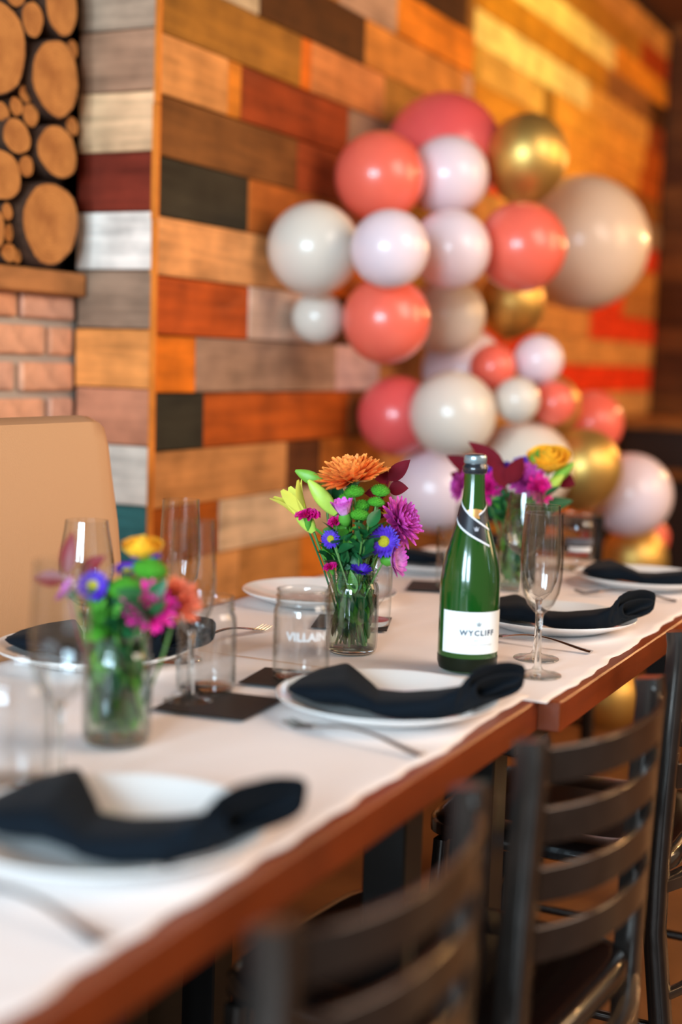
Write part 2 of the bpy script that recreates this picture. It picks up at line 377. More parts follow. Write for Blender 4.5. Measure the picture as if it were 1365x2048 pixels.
def log(cy, cz, ry, rz, depth, sd):
    rg = random.Random(sd); n = 26; m = MB(); ph = [rg.uniform(0, 6.28) for _ in range(4)]
    def rr(a): return 1 + .035 * math.sin(2 * a + ph[0]) + .03 * math.sin(3 * a + ph[1]) + .015 * math.sin(5 * a + ph[2]) + .01 * math.sin(9 * a + ph[3])
    x1 = depth; rings = []
    for (x, s) in ((-.06, 1.0), (x1 - .006, 1.0), (x1, .985)):
        rings.append([(x, ry * s * rr(2 * PI * i / n) * math.cos(2 * PI * i / n), rz * s * rr(2 * PI * i / n) * math.sin(2 * PI * i / n)) for i in range(n)])
    m.grid(rings, 1, cv=True)
    inner = [(x1 + .0005, p[1] * .965, p[2] * .965) for p in rings[2]]
    m.grid([rings[2], inner], 1, cv=True); m.grid([inner, [(x1 + .001, p[1] * .4, p[2] * .4) for p in inner]], 0, cv=True)
    m.add([(x1 + .001, p[1] * .4, p[2] * .4) for p in inner], [tuple(range(n))], 0)
    o = m.build('log', [LOG_FACE, BARK], lp); o.location = (0, cy - 2.2, cz - (H + .175)); fixn(o); return o
LOGS = [((62, 160), (78, 234), .05), ((-72, 53), (-8, 192), .05), ((43, 87), (2, 75), .05), ((92, 154), (-70, 78), .05), ((8, 50), (-40, 14), .045), ((134, 156), (80, 117), .03), ((38, 65), (170, 205), .03),
 ((19, 45), (193, 233), .03), ((45, 77), (205, 255), .03), ((-14, 19), (203, 243), .04), ((4, 62), (237, 308), .05), ((132, 157), (234, 272), .03), ((74, 155), (250, 357), .05), ((-48, 43), (295, 402), .05),
 ((37, 67), (310, 355), .04), ((43, 158), (362, 530), .055), ((3, 25), (405, 442), .04), ((-32, 10), (415, 497), .05), ((9, 26), (446, 486), .03), ((1, 34), (487, 524), .03), ((26, 43), (498, 527), .025)]
for i, ((xa, xb), (ya, yb), dp) in enumerate(LOGS):
    X = XB + dp; xm = (xa + xb) / 2; ym = (ya + yb) / 2
    a = on_x(xa, ym, X); c = on_x(xb, ym, X); t = on_x(xm, ya, X); q = on_x(xm, yb, X)
    log((a.y + c.y) / 2, (t.z + q.z) / 2, abs(c.y - a.y) / 2, abs(t.z - q.z) / 2, dp, i)
rg = random.Random(4)
for i in range(60):                # the panel goes on past the frame's left edge and above
    cy = rg.uniform(1.3, 2.62); cz = H + rg.uniform(.2, 1.5); R = rg.uniform(.03, .075)
    ok = True
    for ch in lp.children:
        if ch.name.startswith('log') and abs(ch.location.y + 2.2 - cy) < R + .07 and abs(ch.location.z + H + .175 - cz) < R + .09: ok = False; break
    if ok and (cy < 2.2 or cz > H + .9): log(cy, cz, R, R, rg.uniform(.03, .06), 100 + i)

# banquette along the wall side of the near table
bq = thing('banquette', 'tan upholstered banquette backrest in front of the brick wall', 'bench', (-1.5, 1.2, 0))
LEATH = mat('tan_upholstery', (192, 150, 112), .5, bump=.12, bscale=300)
m = MB(); rows = []
ye = .845
prof = [(.135, .30), (.10, .60), (.065, .9), (.045, 1.04), (.035, 1.072), (.01, 1.082), (-.02, 1.075), (-.03, 1.05), (-.02, .6), (-.01, .3)]
for y, ins in ((-1.3, 0), (ye - .06, 0), (ye - .03, .003), (ye - .012, .012), (ye - .003, .026), (ye, .045)):
    rows.append([(x - (0 if x < .03 else ins * .35) + .03, y, z - (ins * 1.0 if z > .95 else 0)) for x, z in prof])
m.grid(rows, cv=True); m.add(rows[-1], [tuple(range(10))]); o = m.build('backrest', LEATH, bq); fixn(o)
m = MB(); m.box((-.04, -1.3, 0), (-.015, ye + .03, 1.03)); m.build('back_panel', mat('black_panel', (26, 22, 20), .6), bq, False)
o = piece('seat', (.1, -1.3, .3), (.30, ye, .45), LEATH, bq, None, .03); o = piece('base', (.0, -1.3, 0), (.26, ye, .3), mat('black_panel'), bq, None, .005)

# ------------------------------------------------------------------ tables
def table(x0, x1, y0, y1, label):
    t = thing('dining_table', label, 'table', ((x0 + x1) / 2, (y0 + y1) / 2, 0)); cx, cy = (x0 + x1) / 2, (y0 + y1) / 2
    hx, hy = (x1 - x0) / 2, (y1 - y0) / 2
    piece('tabletop', (-hx, -hy, TZ - .042), (hx, hy, TZ), TABLE_WOOD, t, None, .002)
    for sx in (-1, 1):
        for sy in (-1, 1):
            piece('leg', (sx * (hx - .15) - .03, sy * (hy - .12) - .03, 0), (sx * (hx - .15) + .03, sy * (hy - .12) + .03, TZ - .11), mat('black_leg', (20, 17, 16), .4), t, None, .003)
    piece('apron', (-hx + .09, -hy + .09, TZ - .11), (hx - .09, hy - .09, TZ - .042), mat('black_leg'), t, None, .003)
    return t
table(-1.285, -.562, .3, 1.785, 'near reddish brown wooden dining table under white paper')
table(-1.285, -.532, 1.79, 3.16, 'far reddish brown wooden dining table under white paper, beyond the bottle')
PAPER = mat('white_paper', (244, 234, 230), .62, bump=.25, bscale=14)
def paper(x0, x1, y0, y1, z, label, sd):
    m = MB(); rows = []; ny = int((y1 - y0) / .012); nx = 48
    for j in range(ny + 1):
        y = y0 + (y1 - y0) * j / ny
        xr = x1 + .008 * noise.noise(V((sd, y * 5, 0))) + .006 * noise.noise(V((sd + 3, y * 22, 0)))
        xl = x0 + .008 * noise.noise(V((sd + 9, y * 5, 0)))
        r = []
        for i in range(nx + 1):
            x = xl + (xr - xl) * i / nx
            h = abs(noise.noise(V((x * 2.2, y * 4.5, 1.3)))) * .0058 + abs(noise.noise(V((x * 9, y * 13 + 4, 1.3)))) * .0012
            r.append((x, y, z + .0004 + h * .55))
        rows.append(r)
    m.grid(rows); o = m.build('table_paper', PAPER); tag(o, label, 'table paper'); mod(o, 'SOLIDIFY', thickness=.0004, offset=-1); return o
paper(-1.28, -.578, .36, 1.80, TZ, 'creased white paper covering the near table', 1.3)
paper(-1.28, -.546, 1.77, 3.155, TZ - .0002, 'creased white paper covering the far table', 7.7)
TP = TZ + .0026

# ------------------------------------------------------------------ chairs
def chair(label, x, y, rz=0):
    """ladder-back metal chair; local +x is backwards, origin on the floor under the back posts"""
    t = thing('ladder_back_chair', label, 'chair', (x, y, 0), rz, 'black metal ladder-back chairs')
    hw = .185
    def xb(z): return .0 + max(0, (z - .45)) ** 1.3 * .05 + (max(0, .35 - z) * .12)
    zs = [0, .12, .25, .35, .45, .55, .65, .75, .79]
    for s in (-1, 1):
        m = MB(); m.bar([(xb(z), s * hw, z) for z in zs] + [(xb(.81) - .004, s * hw, .81)], .030, .030, (0, 1, 0)); m.build('back_post', FRAME, t)
        m = MB(); m.bar([(-.37 - .0, s * (hw - .0), 0), (-.35, s * (hw - .005), .43)], .022, .022, (0, 1, 0)); m.build('leg', FRAME, t)
        for zz in (.20,):
            m = MB(); m.bar([(xb(zz), s * hw, zz), (-.36, s * hw, zz)], .012, .012, (0, 1, 0)); m.build('stretcher', FRAME, t)
    for zt in (.800, .735, .670, .605):
        m = MB(); rows = []
        for i in range(17):
            u = -1 + 2 * i / 16; y_ = u * (hw - .004); bow = .050 * (1 - abs(u) ** 2.5); x_ = xb(zt) + bow
            h = .038; dx = .004
            rows.append([(x_ - dx, y_, zt - h + .001), (x_ - dx + .001, y_, zt - h), (x_ + dx - .001, y_, zt - h), (x_ + dx, y_, zt - h + .001), (x_ + dx, y_, zt - .001), (x_ + dx - .001, y_, zt), (x_ - dx + .001, y_, zt), (x_ - dx, y_, zt - .001)])
        m.grid(rows, cv=True); sl_ = m.build('back_slat', FRAME, t); sl_.data.set_sharp_from_angle(angle=math.radians(30))
    m = MB(); m.bar([(xb(.42) + .045 * (1 - (u / 4) ** 2), u / 4 * hw, .42) for u in range(-4, 5)], .02, .025, (0, 0, 1)); m.build('seat_rail', FRAME, t)
    m = MB(); m.bar([(xb(.22) + .045 * (1 - (u / 4) ** 2), u / 4 * hw, .25) for u in range(-4, 5)], .014, .014, (0, 0, 1)); m.build('stretcher', FRAME, t)
    m = MB(); m.bar([(-.36, -hw, .25), (-.36, hw, .25)], .012, .012, (0, 0, 1)); m.build('stretcher', FRAME, t)
    m = MB(); out = []
    for i in range(40):
        a = 2 * PI * i / 40; ca, sa = math.cos(a), math.sin(a)
        out.append((-.185 + .205 * math.copysign(abs(ca) ** .35, ca), .2 * math.copysign(abs(sa) ** .35, sa)))
    m.grid([[(-.185 + (x_ + .185) * s, y_ * s, z) for x_, y_ in out] for z, s in ((.432, .96), (.437, 1), (.455, 1), (.462, .97), (.464, .9), (.458, .6))], cv=True)
    m.add([(-.185 + (x_ + .185) * .6, y_ * .6, .458) for x_, y_ in out], [tuple(range(40))]); m.add([(-.185 + (x_ + .185) * .96, y_ * .96, .432) for x_, y_ in out], [tuple(range(40))[::-1]])
    fixn(m.build('seat', SEATM, t)); return t
chair('black metal ladder-back chair closest to the front corner of the near table', -.445, 1.005)
chair('black metal ladder-back chair in the middle, its four curved slats seen whole', -.43, 1.556, math.radians(-5))
chair('black metal ladder-back chair beside the far table, its square post cut by the frame edge', -.455, 2.262)
c4 = chair('dark ladder-back chair at the far end of the far table, before the gold balloon', -1.185, 3.60, math.radians(90))

# ------------------------------------------------------------------ plates, napkins, forks
def plate_mesh():
    m = MB(); pr = [(0, .004), (.075, .004), (.086, .0055), (.108, .012), (.125, .018), (.136, .0215), (.1395, .0225), (.1405, .0215), (.139, .0195), (.128, .0145), (.11, .0075), (.092, .001), (.088, 0), (.084, .001), (0, .001)]
    m.lathe(pr, 72); o = m.build('tmp', CERAMIC); me = o.data; bpy.data.objects.remove(o); return me
PLATE = plate_mesh()
def plate(x, y, label, group='white plates along the table'):
    o = link('dinner_plate', PLATE); o.location = (x, y, TP); tag(o, label, 'plate', group); return o
SPIRAL = [(.2, .34), (.6, .32), (.88, .44), (.7, .60), (0, .66), (-.7, .58), (-.9, .36), (-.7, .14), (0, .06), (.85, .08), (1.0, .42), (.85, .82), (0, 1.0), (-.85, .92), (-1.05, .5), (-.92, .1), (-.5, 0.0)]
def napkin_mesh():
    st = [(-.122, -.004, .008, .003, .024), (-.112, .004, .030, .012, .020), (-.088, .024, .064, .022, .014), (-.062, .036, .078, .027, .012), (-.052, .034, .078, .027, .012), (-.022, -.012, .052, .020, .010), (-.012, -.030, .044, .018, .009), (.02, -.044, .038, .022, .008),
          (.06, -.046, .035, .027, .008), (.090, -.040, .034, .032, .011), (.108, -.036, .035, .038, .014), (.124, -.028, .036, .043, .019), (.138, -.020, .036, .046, .024)]
    def cat(a, b, c, d, t): return tuple(.5 * (2 * b[i] + (c[i] - a[i]) * t + (2 * a[i] - 5 * b[i] + 4 * c[i] - d[i]) * t * t + (-a[i] + 3 * b[i] - 3 * c[i] + d[i]) * t ** 3) for i in range(len(b)))
    S = []
    for i in range(len(st) - 1):
        for k in range(4):
            c1 = cat(st[max(i - 1, 0)], st[i], st[i + 1], st[min(i + 2, len(st) - 1)], k / 4); c2 = [st[i][q] + (st[i + 1][q] - st[i][q]) * k / 4 for q in range(5)]
            S.append(tuple(.4 * c1[q] + .6 * c2[q] for q in range(5)))
    S.append(st[-1])
    P = []
    for i in range(len(SPIRAL) - 1):
        for k in range(3): P.append(cat(SPIRAL[max(i - 1, 0)], SPIRAL[i], SPIRAL[i + 1], SPIRAL[min(i + 2, len(SPIRAL) - 1)], k / 3))
    P.append(SPIRAL[-1])
    m = MB(); rows = []
    for j, (a, b, w, h, z) in enumerate(S):
        rows.append([(a + .002 * math.sin(q * .4) + px * w * 1.0 * max(0, min(1, (a - .06) / .07)), b + px * w, z + pz * h + .002 * noise.noise(V((a * 30, px * 2, pz)))) for q, (px, pz) in enumerate(P)])
    m.grid(rows); o = m.build('tmp', NAPKIN); me = o.data; bpy.data.objects.remove(o); return me
NAP = napkin_mesh()
def napkin(x, y, rz, label):
    o = link('folded_napkin', NAP); o.location = (x, y, TP + .001); o.rotation_euler = (0, 0, rz)
    mod(o, 'SOLIDIFY', thickness=.0022, offset=0); tag(o, label, 'napkin', 'black napkins on the plates'); return o
AZ = yaw
places = [(-.715, 1.03, 'white plate nearest the front edge of the frame, blurred'), (-.705, 1.612, 'white plate left in front of the green bottle'),
          (-.705, 2.30, 'white plate behind the champagne flutes'), (-.69, 2.86, 'white plate beside the far right table edge')]
naps = ['big blurred black napkin on the nearest plate', 'black napkin on the plate in front of the bottle', 'black rolled napkin on the plate behind the flutes', 'black napkin on the plate near the far right table edge']
for (x, y, l), nl in zip(places, naps):
    plate(x, y, l); napkin(x, y, AZ - .02, nl)
plate(-1.14, 2.285, 'empty white plate by the plank wall, left of the focused bouquet')
plate(-1.13, 2.80, 'white plate at the wall side of the far table, beyond the bottle'); n5 = napkin(-1.13, 2.80, AZ + PI, 'black napkin on the wall-side plate beyond the bottle')
plate(-1.185, 1.655, 'white plate behind the blurred bouquet, at the wall side'); n7 = napkin(-1.185, 1.655, AZ - .05, 'black napkin on the plate behind the blurred bouquet')
def fork_mesh():
    m = MB(); L = .195
    def zc(u): return .0025 + .014 * math.sin(min(1, max(0, (u - .42) / .3)) * PI) * .7 + .006 * (1 - u) * 0 + (.012 * ((.08 - u) / .08) ** 2 * 0)
    rows = []
    for i in range(22):
        u = i / 21 * .76; w = .0035 + .0065 * (1 - min(1, u / .35)) ** 1.2 * .8 + (.0095 * max(0, (u - .6) / .16) ** 1.5 if u > .6 else 0); w = min(w, .0125)
        x = u * L; z = .002 + .013 * math.sin(PI * min(1, u / .95)) ** 1.5; t = .0014
        rows.append([(x, -w, z), (x, -w * .6, z + t), (x, w * .6, z + t), (x, w, z), (x, w * .6, z - t), (x, -w * .6, z - t)])
    m.grid(rows, cv=True); m.add(rows[0], [tuple(range(6))]); m.add(rows[-1], [tuple(range(6))[::-1]])
    for k in range(4):
        y = -.0095 + k * .00633; pts = []
        for i in range(6):
            u = .75 + i / 5 * .25; pts.append((u * L, y, .002 + .013 * math.sin(PI * min(1, u / .95)) ** 1.5 + (.006 * ((u - .9) / .1) if u > .9 else 0)))
        m.tube(pts, [.0017, .0017, .0016, .0015, .0013, .0007], 6)
    o = m.build('tmp', STEEL); me = o.data; bpy.data.objects.remove(o); return me
FORK = fork_mesh()
def fork(a, b, label):
    """handle end a, tines toward b"""
    o = link('fork', FORK); d = V(b) - V(a); o.location = (a[0], a[1], TP + .0005); o.rotation_euler = (0, 0, math.atan2(d.y, d.x)); tag(o, label, 'fork', 'steel forks beside the plates'); return o
fork((-.585, 1.440), (-.79, 1.480), 'steel fork on the paper in front of the plate by the bottle')
fork((-.585, 2.118), (-.80, 2.135), 'sharp steel fork between the flutes and the plate behind them')
fork((-.59, .845), (-.79, .885), 'dim blurred fork in front of the nearest plate')
fork((-.583, 2.69), (-.78, 2.66), 'steel fork beside the far right plate')
fork((-1.12, 1.80), (-1.085, 1.995), 'steel fork by the empty wall-side plate')

# black cards lying on the paper
def card(x, y, rz, s, label):
    o = piece('black_card', (-s, -s, 0), (s, s, .0012), CARD, None, None, .0003); o.location = (x, y, TP + .003); o.rotation_euler = (0, 0, rz); tag(o, label, 'card', 'black square cards on the paper'); return o
card(-.893, 1.515, .1, .062, 'black card at the foot of the drinking jar behind the blurred bouquet')
card(-.888, 1.690, .15, .052, 'black card under the drinking jar with white lettering')
card(-.995, 2.12, .35, .062, 'black card behind the focused bouquet')
card(-1.02, 2.565, .3, .058, 'black card left of the bottle neck, under a far glass')

# ------------------------------------------------------------------ glassware
def lathe_mesh(name, prof, n=48, mats=GLASS, sub=0):
    m = MB(); m.lathe(prof, n); o = m.build('tmp', mats); fixn(o); me = o.data; bpy.data.objects.remove(o); return me
def shell(outer, t, zb):
    """outer: list (r,z) bottom->top; adds an inner wall t thinner, floor at zb"""
    inner = [(max(r - t, .0005), max(z, zb)) for r, z in reversed(outer) if z > zb - .001]
    return [(.0003, outer[0][1])] + outer + inner + [(.0003, zb)]
FLUTE_BOWL = lathe_mesh('b', shell([(.0045, .088), (.009, .092), (.019, .103), (.026, .120), (.0292, .140), (.0295, .160), (.0283, .190), (.0267, .218), (.0262, .232)], .0011, .094))
WINE_BOWL = lathe_mesh('b', shell([(.0045, .083), (.012, .086), (.025, .096), (.0345, .112), (.0385, .130), (.0385, .147), (.0355, .168), (.0315, .190), (.0295, .204)], .0011, .088))
def foot_disc(R):
    return lathe_mesh('f', [(.0052, 0), (R * .97, 0), (R, .001), (R * .98, .0022), (R * .6, .0042), (R * .25, .0085), (.0056, .0135)], 40, GLASS)
DISC_F = foot_disc(.0345); DISC_W = foot_disc(.036)
def foot_mesh(R, zs):
    return lathe_mesh('f', [(.0003, 0), (.0052, 0), (.0052, .016), (.0040, .035), (.0037, zs * .6), (.0042, zs - .006), (.0062, zs + .003), (.0003, zs + .0055)], 40, THICK)
FOOT_F = foot_mesh(.0345, .088); FOOT_W = foot_mesh(.036, .083)
def stemware(kind, x, y, label, group=None):
    t = thing('champagne_flute' if kind == 'f' else 'wine_glass', label, 'glass', (x, y, TP + .0008), random.uniform(0, 3), group)
    link('bowl', FLUTE_BOWL if kind == 'f' else WINE_BOWL, t); link('stem', FOOT_F if kind == 'f' else FOOT_W, t); link('foot', DISC_F if kind == 'f' else DISC_W, t); return t
g = on_z(1075, 1352, TP); stemware('f', g.x, g.y, 'clear champagne flute right of the green bottle, the nearer of the pair', 'champagne flutes')
g = on_z(1070, 1322, TP); stemware('f', g.x - .002, g.y + .012, 'clear champagne flute just behind the near one, right of the bottle', 'champagne flutes')
g = on_z(1023, 1205, TP); stemware('w', g.x + .01, g.y + .03, 'clear wine glass in front of the far bouquet', 'wine glasses')
g = on_z(380, 1405, TP); stemware('f', g.x, g.y, 'blurred champagne flute right of the blurred bouquet', 'champagne flutes')
g = on_z(118, 1585, TP); stemware('f', g.x, g.y, 'blurred champagne flute left of the blurred bouquet', 'champagne flutes')
g = on_z(170, 1330, TP); stemware('w', g.x, g.y, 'blurred wine glass behind the blurred bouquet, before the banquette', 'wine glasses')
g = on_z(356, 1320, TP); stemware('f', g.x, g.y, 'blurred champagne flute standing right behind the orange blossom', 'champagne flutes')
# jars: shoulder, threaded neck and rim
JO = [(.033, .0), (.0365, .003), (.0385, .009), (.039, .02), (.039, .088), (.0385, .098), (.0365, .104), (.0345, .107), (.0345, .1085), (.0362, .1095), (.0362, .111), (.0345, .112), (.0345, .115), (.0360, .116), (.0360, .1175), (.0345, .1185), (.0345, .1235), (.0358, .1250), (.0352, .1265)]
JAR = lathe_mesh('j', shell(JO, .0022, .006))
JARBASE = lathe_mesh('jb', [(.0003, .0008), (.031, .0008), (.0345, .0035), (.0345, .0055), (.031, .0068), (.0003, .0068)], 40, THICK)
TO = [(.032, .0), (.0345, .002), (.0352, .008), (.0362, .06), (.0372, .120), (.0372, .122)]
TUMB = lathe_mesh('t', shell(TO, .0016, .012)); TBASE = lathe_mesh('tb', [(.0003, .001), (.031, .001), (.0335, .004), (.0335, .011), (.0003, .0115)], 40, THICK)
PRINT = mat('white_print', (236, 236, 236), .5)
def text_mesh(txt, size, R, z, ang0, m, spacing=1.0, bold=0.0):
    cu = bpy.data.curves.new('txt', 'FONT'); cu.body = txt; cu.size = size; cu.align_x = 'CENTER'; cu.space_character = spacing; cu.offset = bold; cu.resolution_u = 2
    o = bpy.data.objects.new('tmp', cu); COL.objects.link(o); dg = bpy.context.evaluated_depsgraph_get(); dg.update()
    me = bpy.data.meshes.new_from_object(o.evaluated_get(dg)); bpy.data.objects.remove(o)
    for v in me.vertices:
        r = R(z + v.co.y) if callable(R) else R
        a = ang0 + v.co.x / r; v.co = V((r * math.cos(a), r * math.sin(a), z + v.co.y))
    me.materials.clear(); me.materials.append(m); return me
FACE = math.atan2(-CF.y, -CF.x)
def drink_jar(x, y, label, txt=None, ang=0.0, handle=False, sc_=1.0):
    t = thing('mason_jar_glass' if not handle else 'mason_jar_mug', label, 'glass', (x, y, TP + .0008), 0, 'clear drinking jars')
    link('body', JAR, t); link('base', JARBASE, t)
    if txt:
        o = link('lettering', text_mesh(txt, .0155, .0394, .062, FACE + ang, PRINT, 1.05, .0006), t)
    if handle:
        m = MB(); pts = []
        for i in range(13):
            a = -PI / 2 + PI * i / 12; pts.append((.038 + .026 * math.cos(a), 0, .060 + .032 * math.sin(a)))
        m.tube(pts, .0038, 8); o = m.build('handle', THICK, t); o.rotation_euler = (0, 0, handle)
    t.scale = (sc_, sc_, sc_); return t
def tumbler(x, y, label):
    t = thing('tumbler', label, 'glass', (x, y, TP + .0008), 0, 'clear tumblers'); link('body', TUMB, t); link('base', TBASE, t); return t
g = on_z(601, 1362, TP); drink_jar(g.x, g.y, 'clear drinking jar with white lettering, left of the focused bouquet', 'VILLAIN', .22)
g = on_z(738, 1252, TP); tumbler(g.x, g.y, 'clear tumbler mostly hidden behind the focused bouquet')
g = on_z(411, 1385, TP); drink_jar(g.x, g.y, 'clear drinking jar standing on the black card, behind a flute foot')
g = on_z(22, 1575, TP); drink_jar(g.x, g.y, 'very blurred drinking jar at the left frame edge')
g = on_z(1152, 1140, TP); tr_ = drink_jar(g.x, g.y, 'far drinking jar with grey and red printing, beside the far right plate')
m1 = mat('grey_print', (96, 96, 104), .5); m2 = mat('red_print', (176, 40, 40), .5)
def band(R, z0, z1, a0, a1, mt_, parent, name='printed_block'):
    m = MB(); m.grid([[(R * math.cos(a0 + (a1 - a0) * i / 12), R * math.sin(a0 + (a1 - a0) * i / 12), z) for i in range(13)] for z in (z0, z1)]); return m.build(name, mt_, parent)
band(.0394, .058, .073, FACE - .8, FACE + .9, m1, tr_); band(.0394, .036, .040, FACE - .7, FACE + .5, m2, tr_); band(.0394, .044, .054, FACE - .6, FACE + .7, PRINT, tr_)
g = on_z(908, 1178, TP); tumbler(g.x, g.y, 'clear tumbler seen just left of the bottle neck')

# ------------------------------------------------------------------ bottle
BOT = [(.0003, .004), (.030, .001), (.037, .0), (.041, .003), (.0435, .012), (.0437, .03), (.0437, .115), (.0432, .132), (.0412, .150), (.0375, .168), (.0320, .188), (.0260, .208), (.0205, .228), (.0172, .245), (.0155, .262), (.0148, .278), (.0146, .289), (.0170, .2905), (.0172, .2955), (.0146, .2975), (.0146, .304), (.0158, .306), (.0158, .310), (.0145, .312), (.0003, .312)]
def bot_r(z):
    for (ra, za), (rb, zb) in zip(BOT[4:-1], BOT[5:]):
        if za <= z <= zb and zb > za: return ra + (rb - ra) * (z - za) / (zb - za)
    return .0437
g = on_z(934, 1338, TP)
bt = thing('champagne_bottle', 'green sparkling wine bottle with white label and slanted dark neck band', 'bottle', (g.x, g.y, TP + .0008))
SB = .985
BG = bpy.data.materials.new('green_bottle_glass'); BG.use_nodes = True; b_ = BG.node_tree.nodes['Principled BSDF']
b_.inputs['Base Color'].default_value = lin((14, 70, 18)); b_.inputs['Roughness'].default_value = .14; b_.inputs['Transmission Weight'].default_value = .0; b_.inputs['Coat Weight'].default_value = .35; b_.inputs['Coat Roughness'].default_value = .02
b_.inputs['Subsurface Weight'].default_value = .0; b_.inputs['Specular IOR Level'].default_value = .6
m = MB(); m.lathe(BOT, 64); o = m.build('glass_body', BG, bt); fixn(o)
# dark band around the lowest part of the bottle
m = MB(); m.lathe([(r + .0003, z) for r, z in BOT[3:5]] + [(.0440, .0225)], 64); m.build('dark_base', mat('dark_base_glass', (8, 20, 8), .3, spec=.25), bt)
LA = FACE + .20
def patch(z0, z1, a0, a1, off, mt_, name, nu=20, nv=4, zf=None):
    m = MB(); rows = []
    for j in range(nv + 1):
        r = []
        for i in range(nu + 1):
            a = a0 + (a1 - a0) * i / nu; z = z0 + (z1 - z0) * j / nv + (zf(a) if zf else 0); R = bot_r(z) + off
            r.append((R * math.cos(a), R * math.sin(a), z))
        rows.append(r)
    m.grid(rows); return m.build(name, mt_, bt)
LABEL = mat('white_label', (238, 240, 238), .5)
patch(.030, .091, LA - 1.24, LA + 1.24, .0005, LABEL, 'label')
NAVY = mat('navy_print', (40, 62, 84), .5); GREYP = mat('pale_grey_print', (150, 160, 164), .5)
lab = bt.children[-1]
link('lettering', text_mesh('WYCLIFF', .0108, .0446, .0572, LA + .03, NAVY, 1.3, .00035), bt)
link('lettering', text_mesh('BRUT', .0042, .0445, .0485, LA + .05, GREYP, 1.3), bt)
link('lettering', text_mesh('CALIFORNIA CHAMPAGNE', .0034, .0445, .0425, LA + .05, GREYP, 1.15), bt)
def crown(ang, z, s, mt_, R=None):
    m = MB(); pts = [(-1, .9), (-.55, -.7), (.55, -.7), (1, .9), (.45, .1), (0, .95), (-.45, .1)]
    inner = [(0, -.35)] ; q = []
    for x, y in pts:
        zz = z + y * s; r = (R or bot_r(zz)) + .0011; a = ang + x * s / r; q.append((r * math.cos(a), r * math.sin(a), zz))
    m.add(q, [(0, 1, 6), (6, 1, 5), (1, 2, 5), (5, 2, 4), (4, 2, 3)]); return m.build('crown_emblem', mt_, bt)
crown(LA + .05, .0735, .0042, GREYP, .0437)
sl = lambda a: -.0165 * (a - FACE)
patch(.197, .222, FACE - 1.6, FACE + .62, .0006, mat('dark_foil', (44, 46, 52), .35, metal=.3), 'neck_band', 30, 6, sl)
WF = mat('white_foil', (225, 226, 232), .3)
patch(.1955, .1985, FACE - 1.6, FACE + .75, .0009, WF, 'band_edge', 30, 1, sl); patch(.2215, .2245, FACE - 1.6, FACE + .95, .0009, WF, 'band_edge', 30, 1, sl)
patch(.205, .226, FACE + .35, FACE + 1.8, .0005, mat('dark_foil'), 'neck_band', 20, 4, lambda a: .013 * (a - FACE)); patch(.2235, .226, FACE + .30, FACE + 1.8, .0012, WF, 'band_edge', 20, 1, lambda a: .013 * (a - FACE) )
patch(.2235, .237, FACE - 1.2, FACE + 1.2, .0004, mat('gold_foil', (226, 176, 110), .35, metal=.7), 'gold_patch', 20, 3, lambda a: -.004 * abs(a - FACE - .1))
crown(FACE + .12, .2085, .0042, mat('silver_emblem', (170, 172, 180), .35))
m = MB(); m.lathe([(.0150, .286), (.0176, .288), (.0180, .296), (.0160, .2985), (.0152, .305), (.0162, .307), (.0158, .312), (.012, .3145), (.0003, .3148)], 40); fixn(m.build('neck_ring', mat('dark_ring', (34, 40, 46), .25, coat=.6), bt))
m = MB(); m.lathe([(.0150, .3005), (.0166, .302), (.0166, .311), (.0155, .313), (.0146, .3115)], 40); fixn(m.build('lip', mat('silver_lip', (150, 170, 178), .25, metal=.6), bt))
bt.scale = (SB,) * 3

# ------------------------------------------------------------------ flowers
def basis(n):
    n = V(n).normalized(); a = n.cross(V((0, 0, 1)));
    if a.length < .1: a = n.cross(V((1, 0, 0)))
    a.normalize(); return a, n.cross(a).normalized(), n
def petal(m, o, d, up, L, w, curl=.3, cup=.3, mi=0, seg=5, tip=.3):
    """petal from o along d, bending toward up"""
    d = V(d).normalized(); up = V(up).normalized(); s = d.cross(up).normalized(); rows = []
    for i in range(seg + 1):
        t = i / seg; ww = w * (math.sin(PI * min(.98, (.12 + .75 * t))) ** .8) * (1 if t < .95 else tip + .3) * .5
        c = o + d * (L * t) + up * (curl * L * t * t)
        rows.append([c - s * ww + up * cup * ww, c + up * 0, c + s * ww + up * cup * ww])
    o0 = len(m.v); m.grid(rows, mi)
    for i in range(len(m.v) - o0): m.tt[o0 + i] = (i // 3) / seg
def stem_to(t, p, base, rad=.0017, mt_=None, bend=.012, name='stem'):
    m = MB(); p = V(p); b = V(base); pts = []
    off = V((random.uniform(-1, 1), random.uniform(-1, 1), 0)) * bend
    for i in range(9):
        u = i / 8; pts.append(p.lerp(b, u) + off * math.sin(PI * u))
    m.tube(pts, rad, 6); return m.build(name, mt_ or STEM, t)
PM = {}
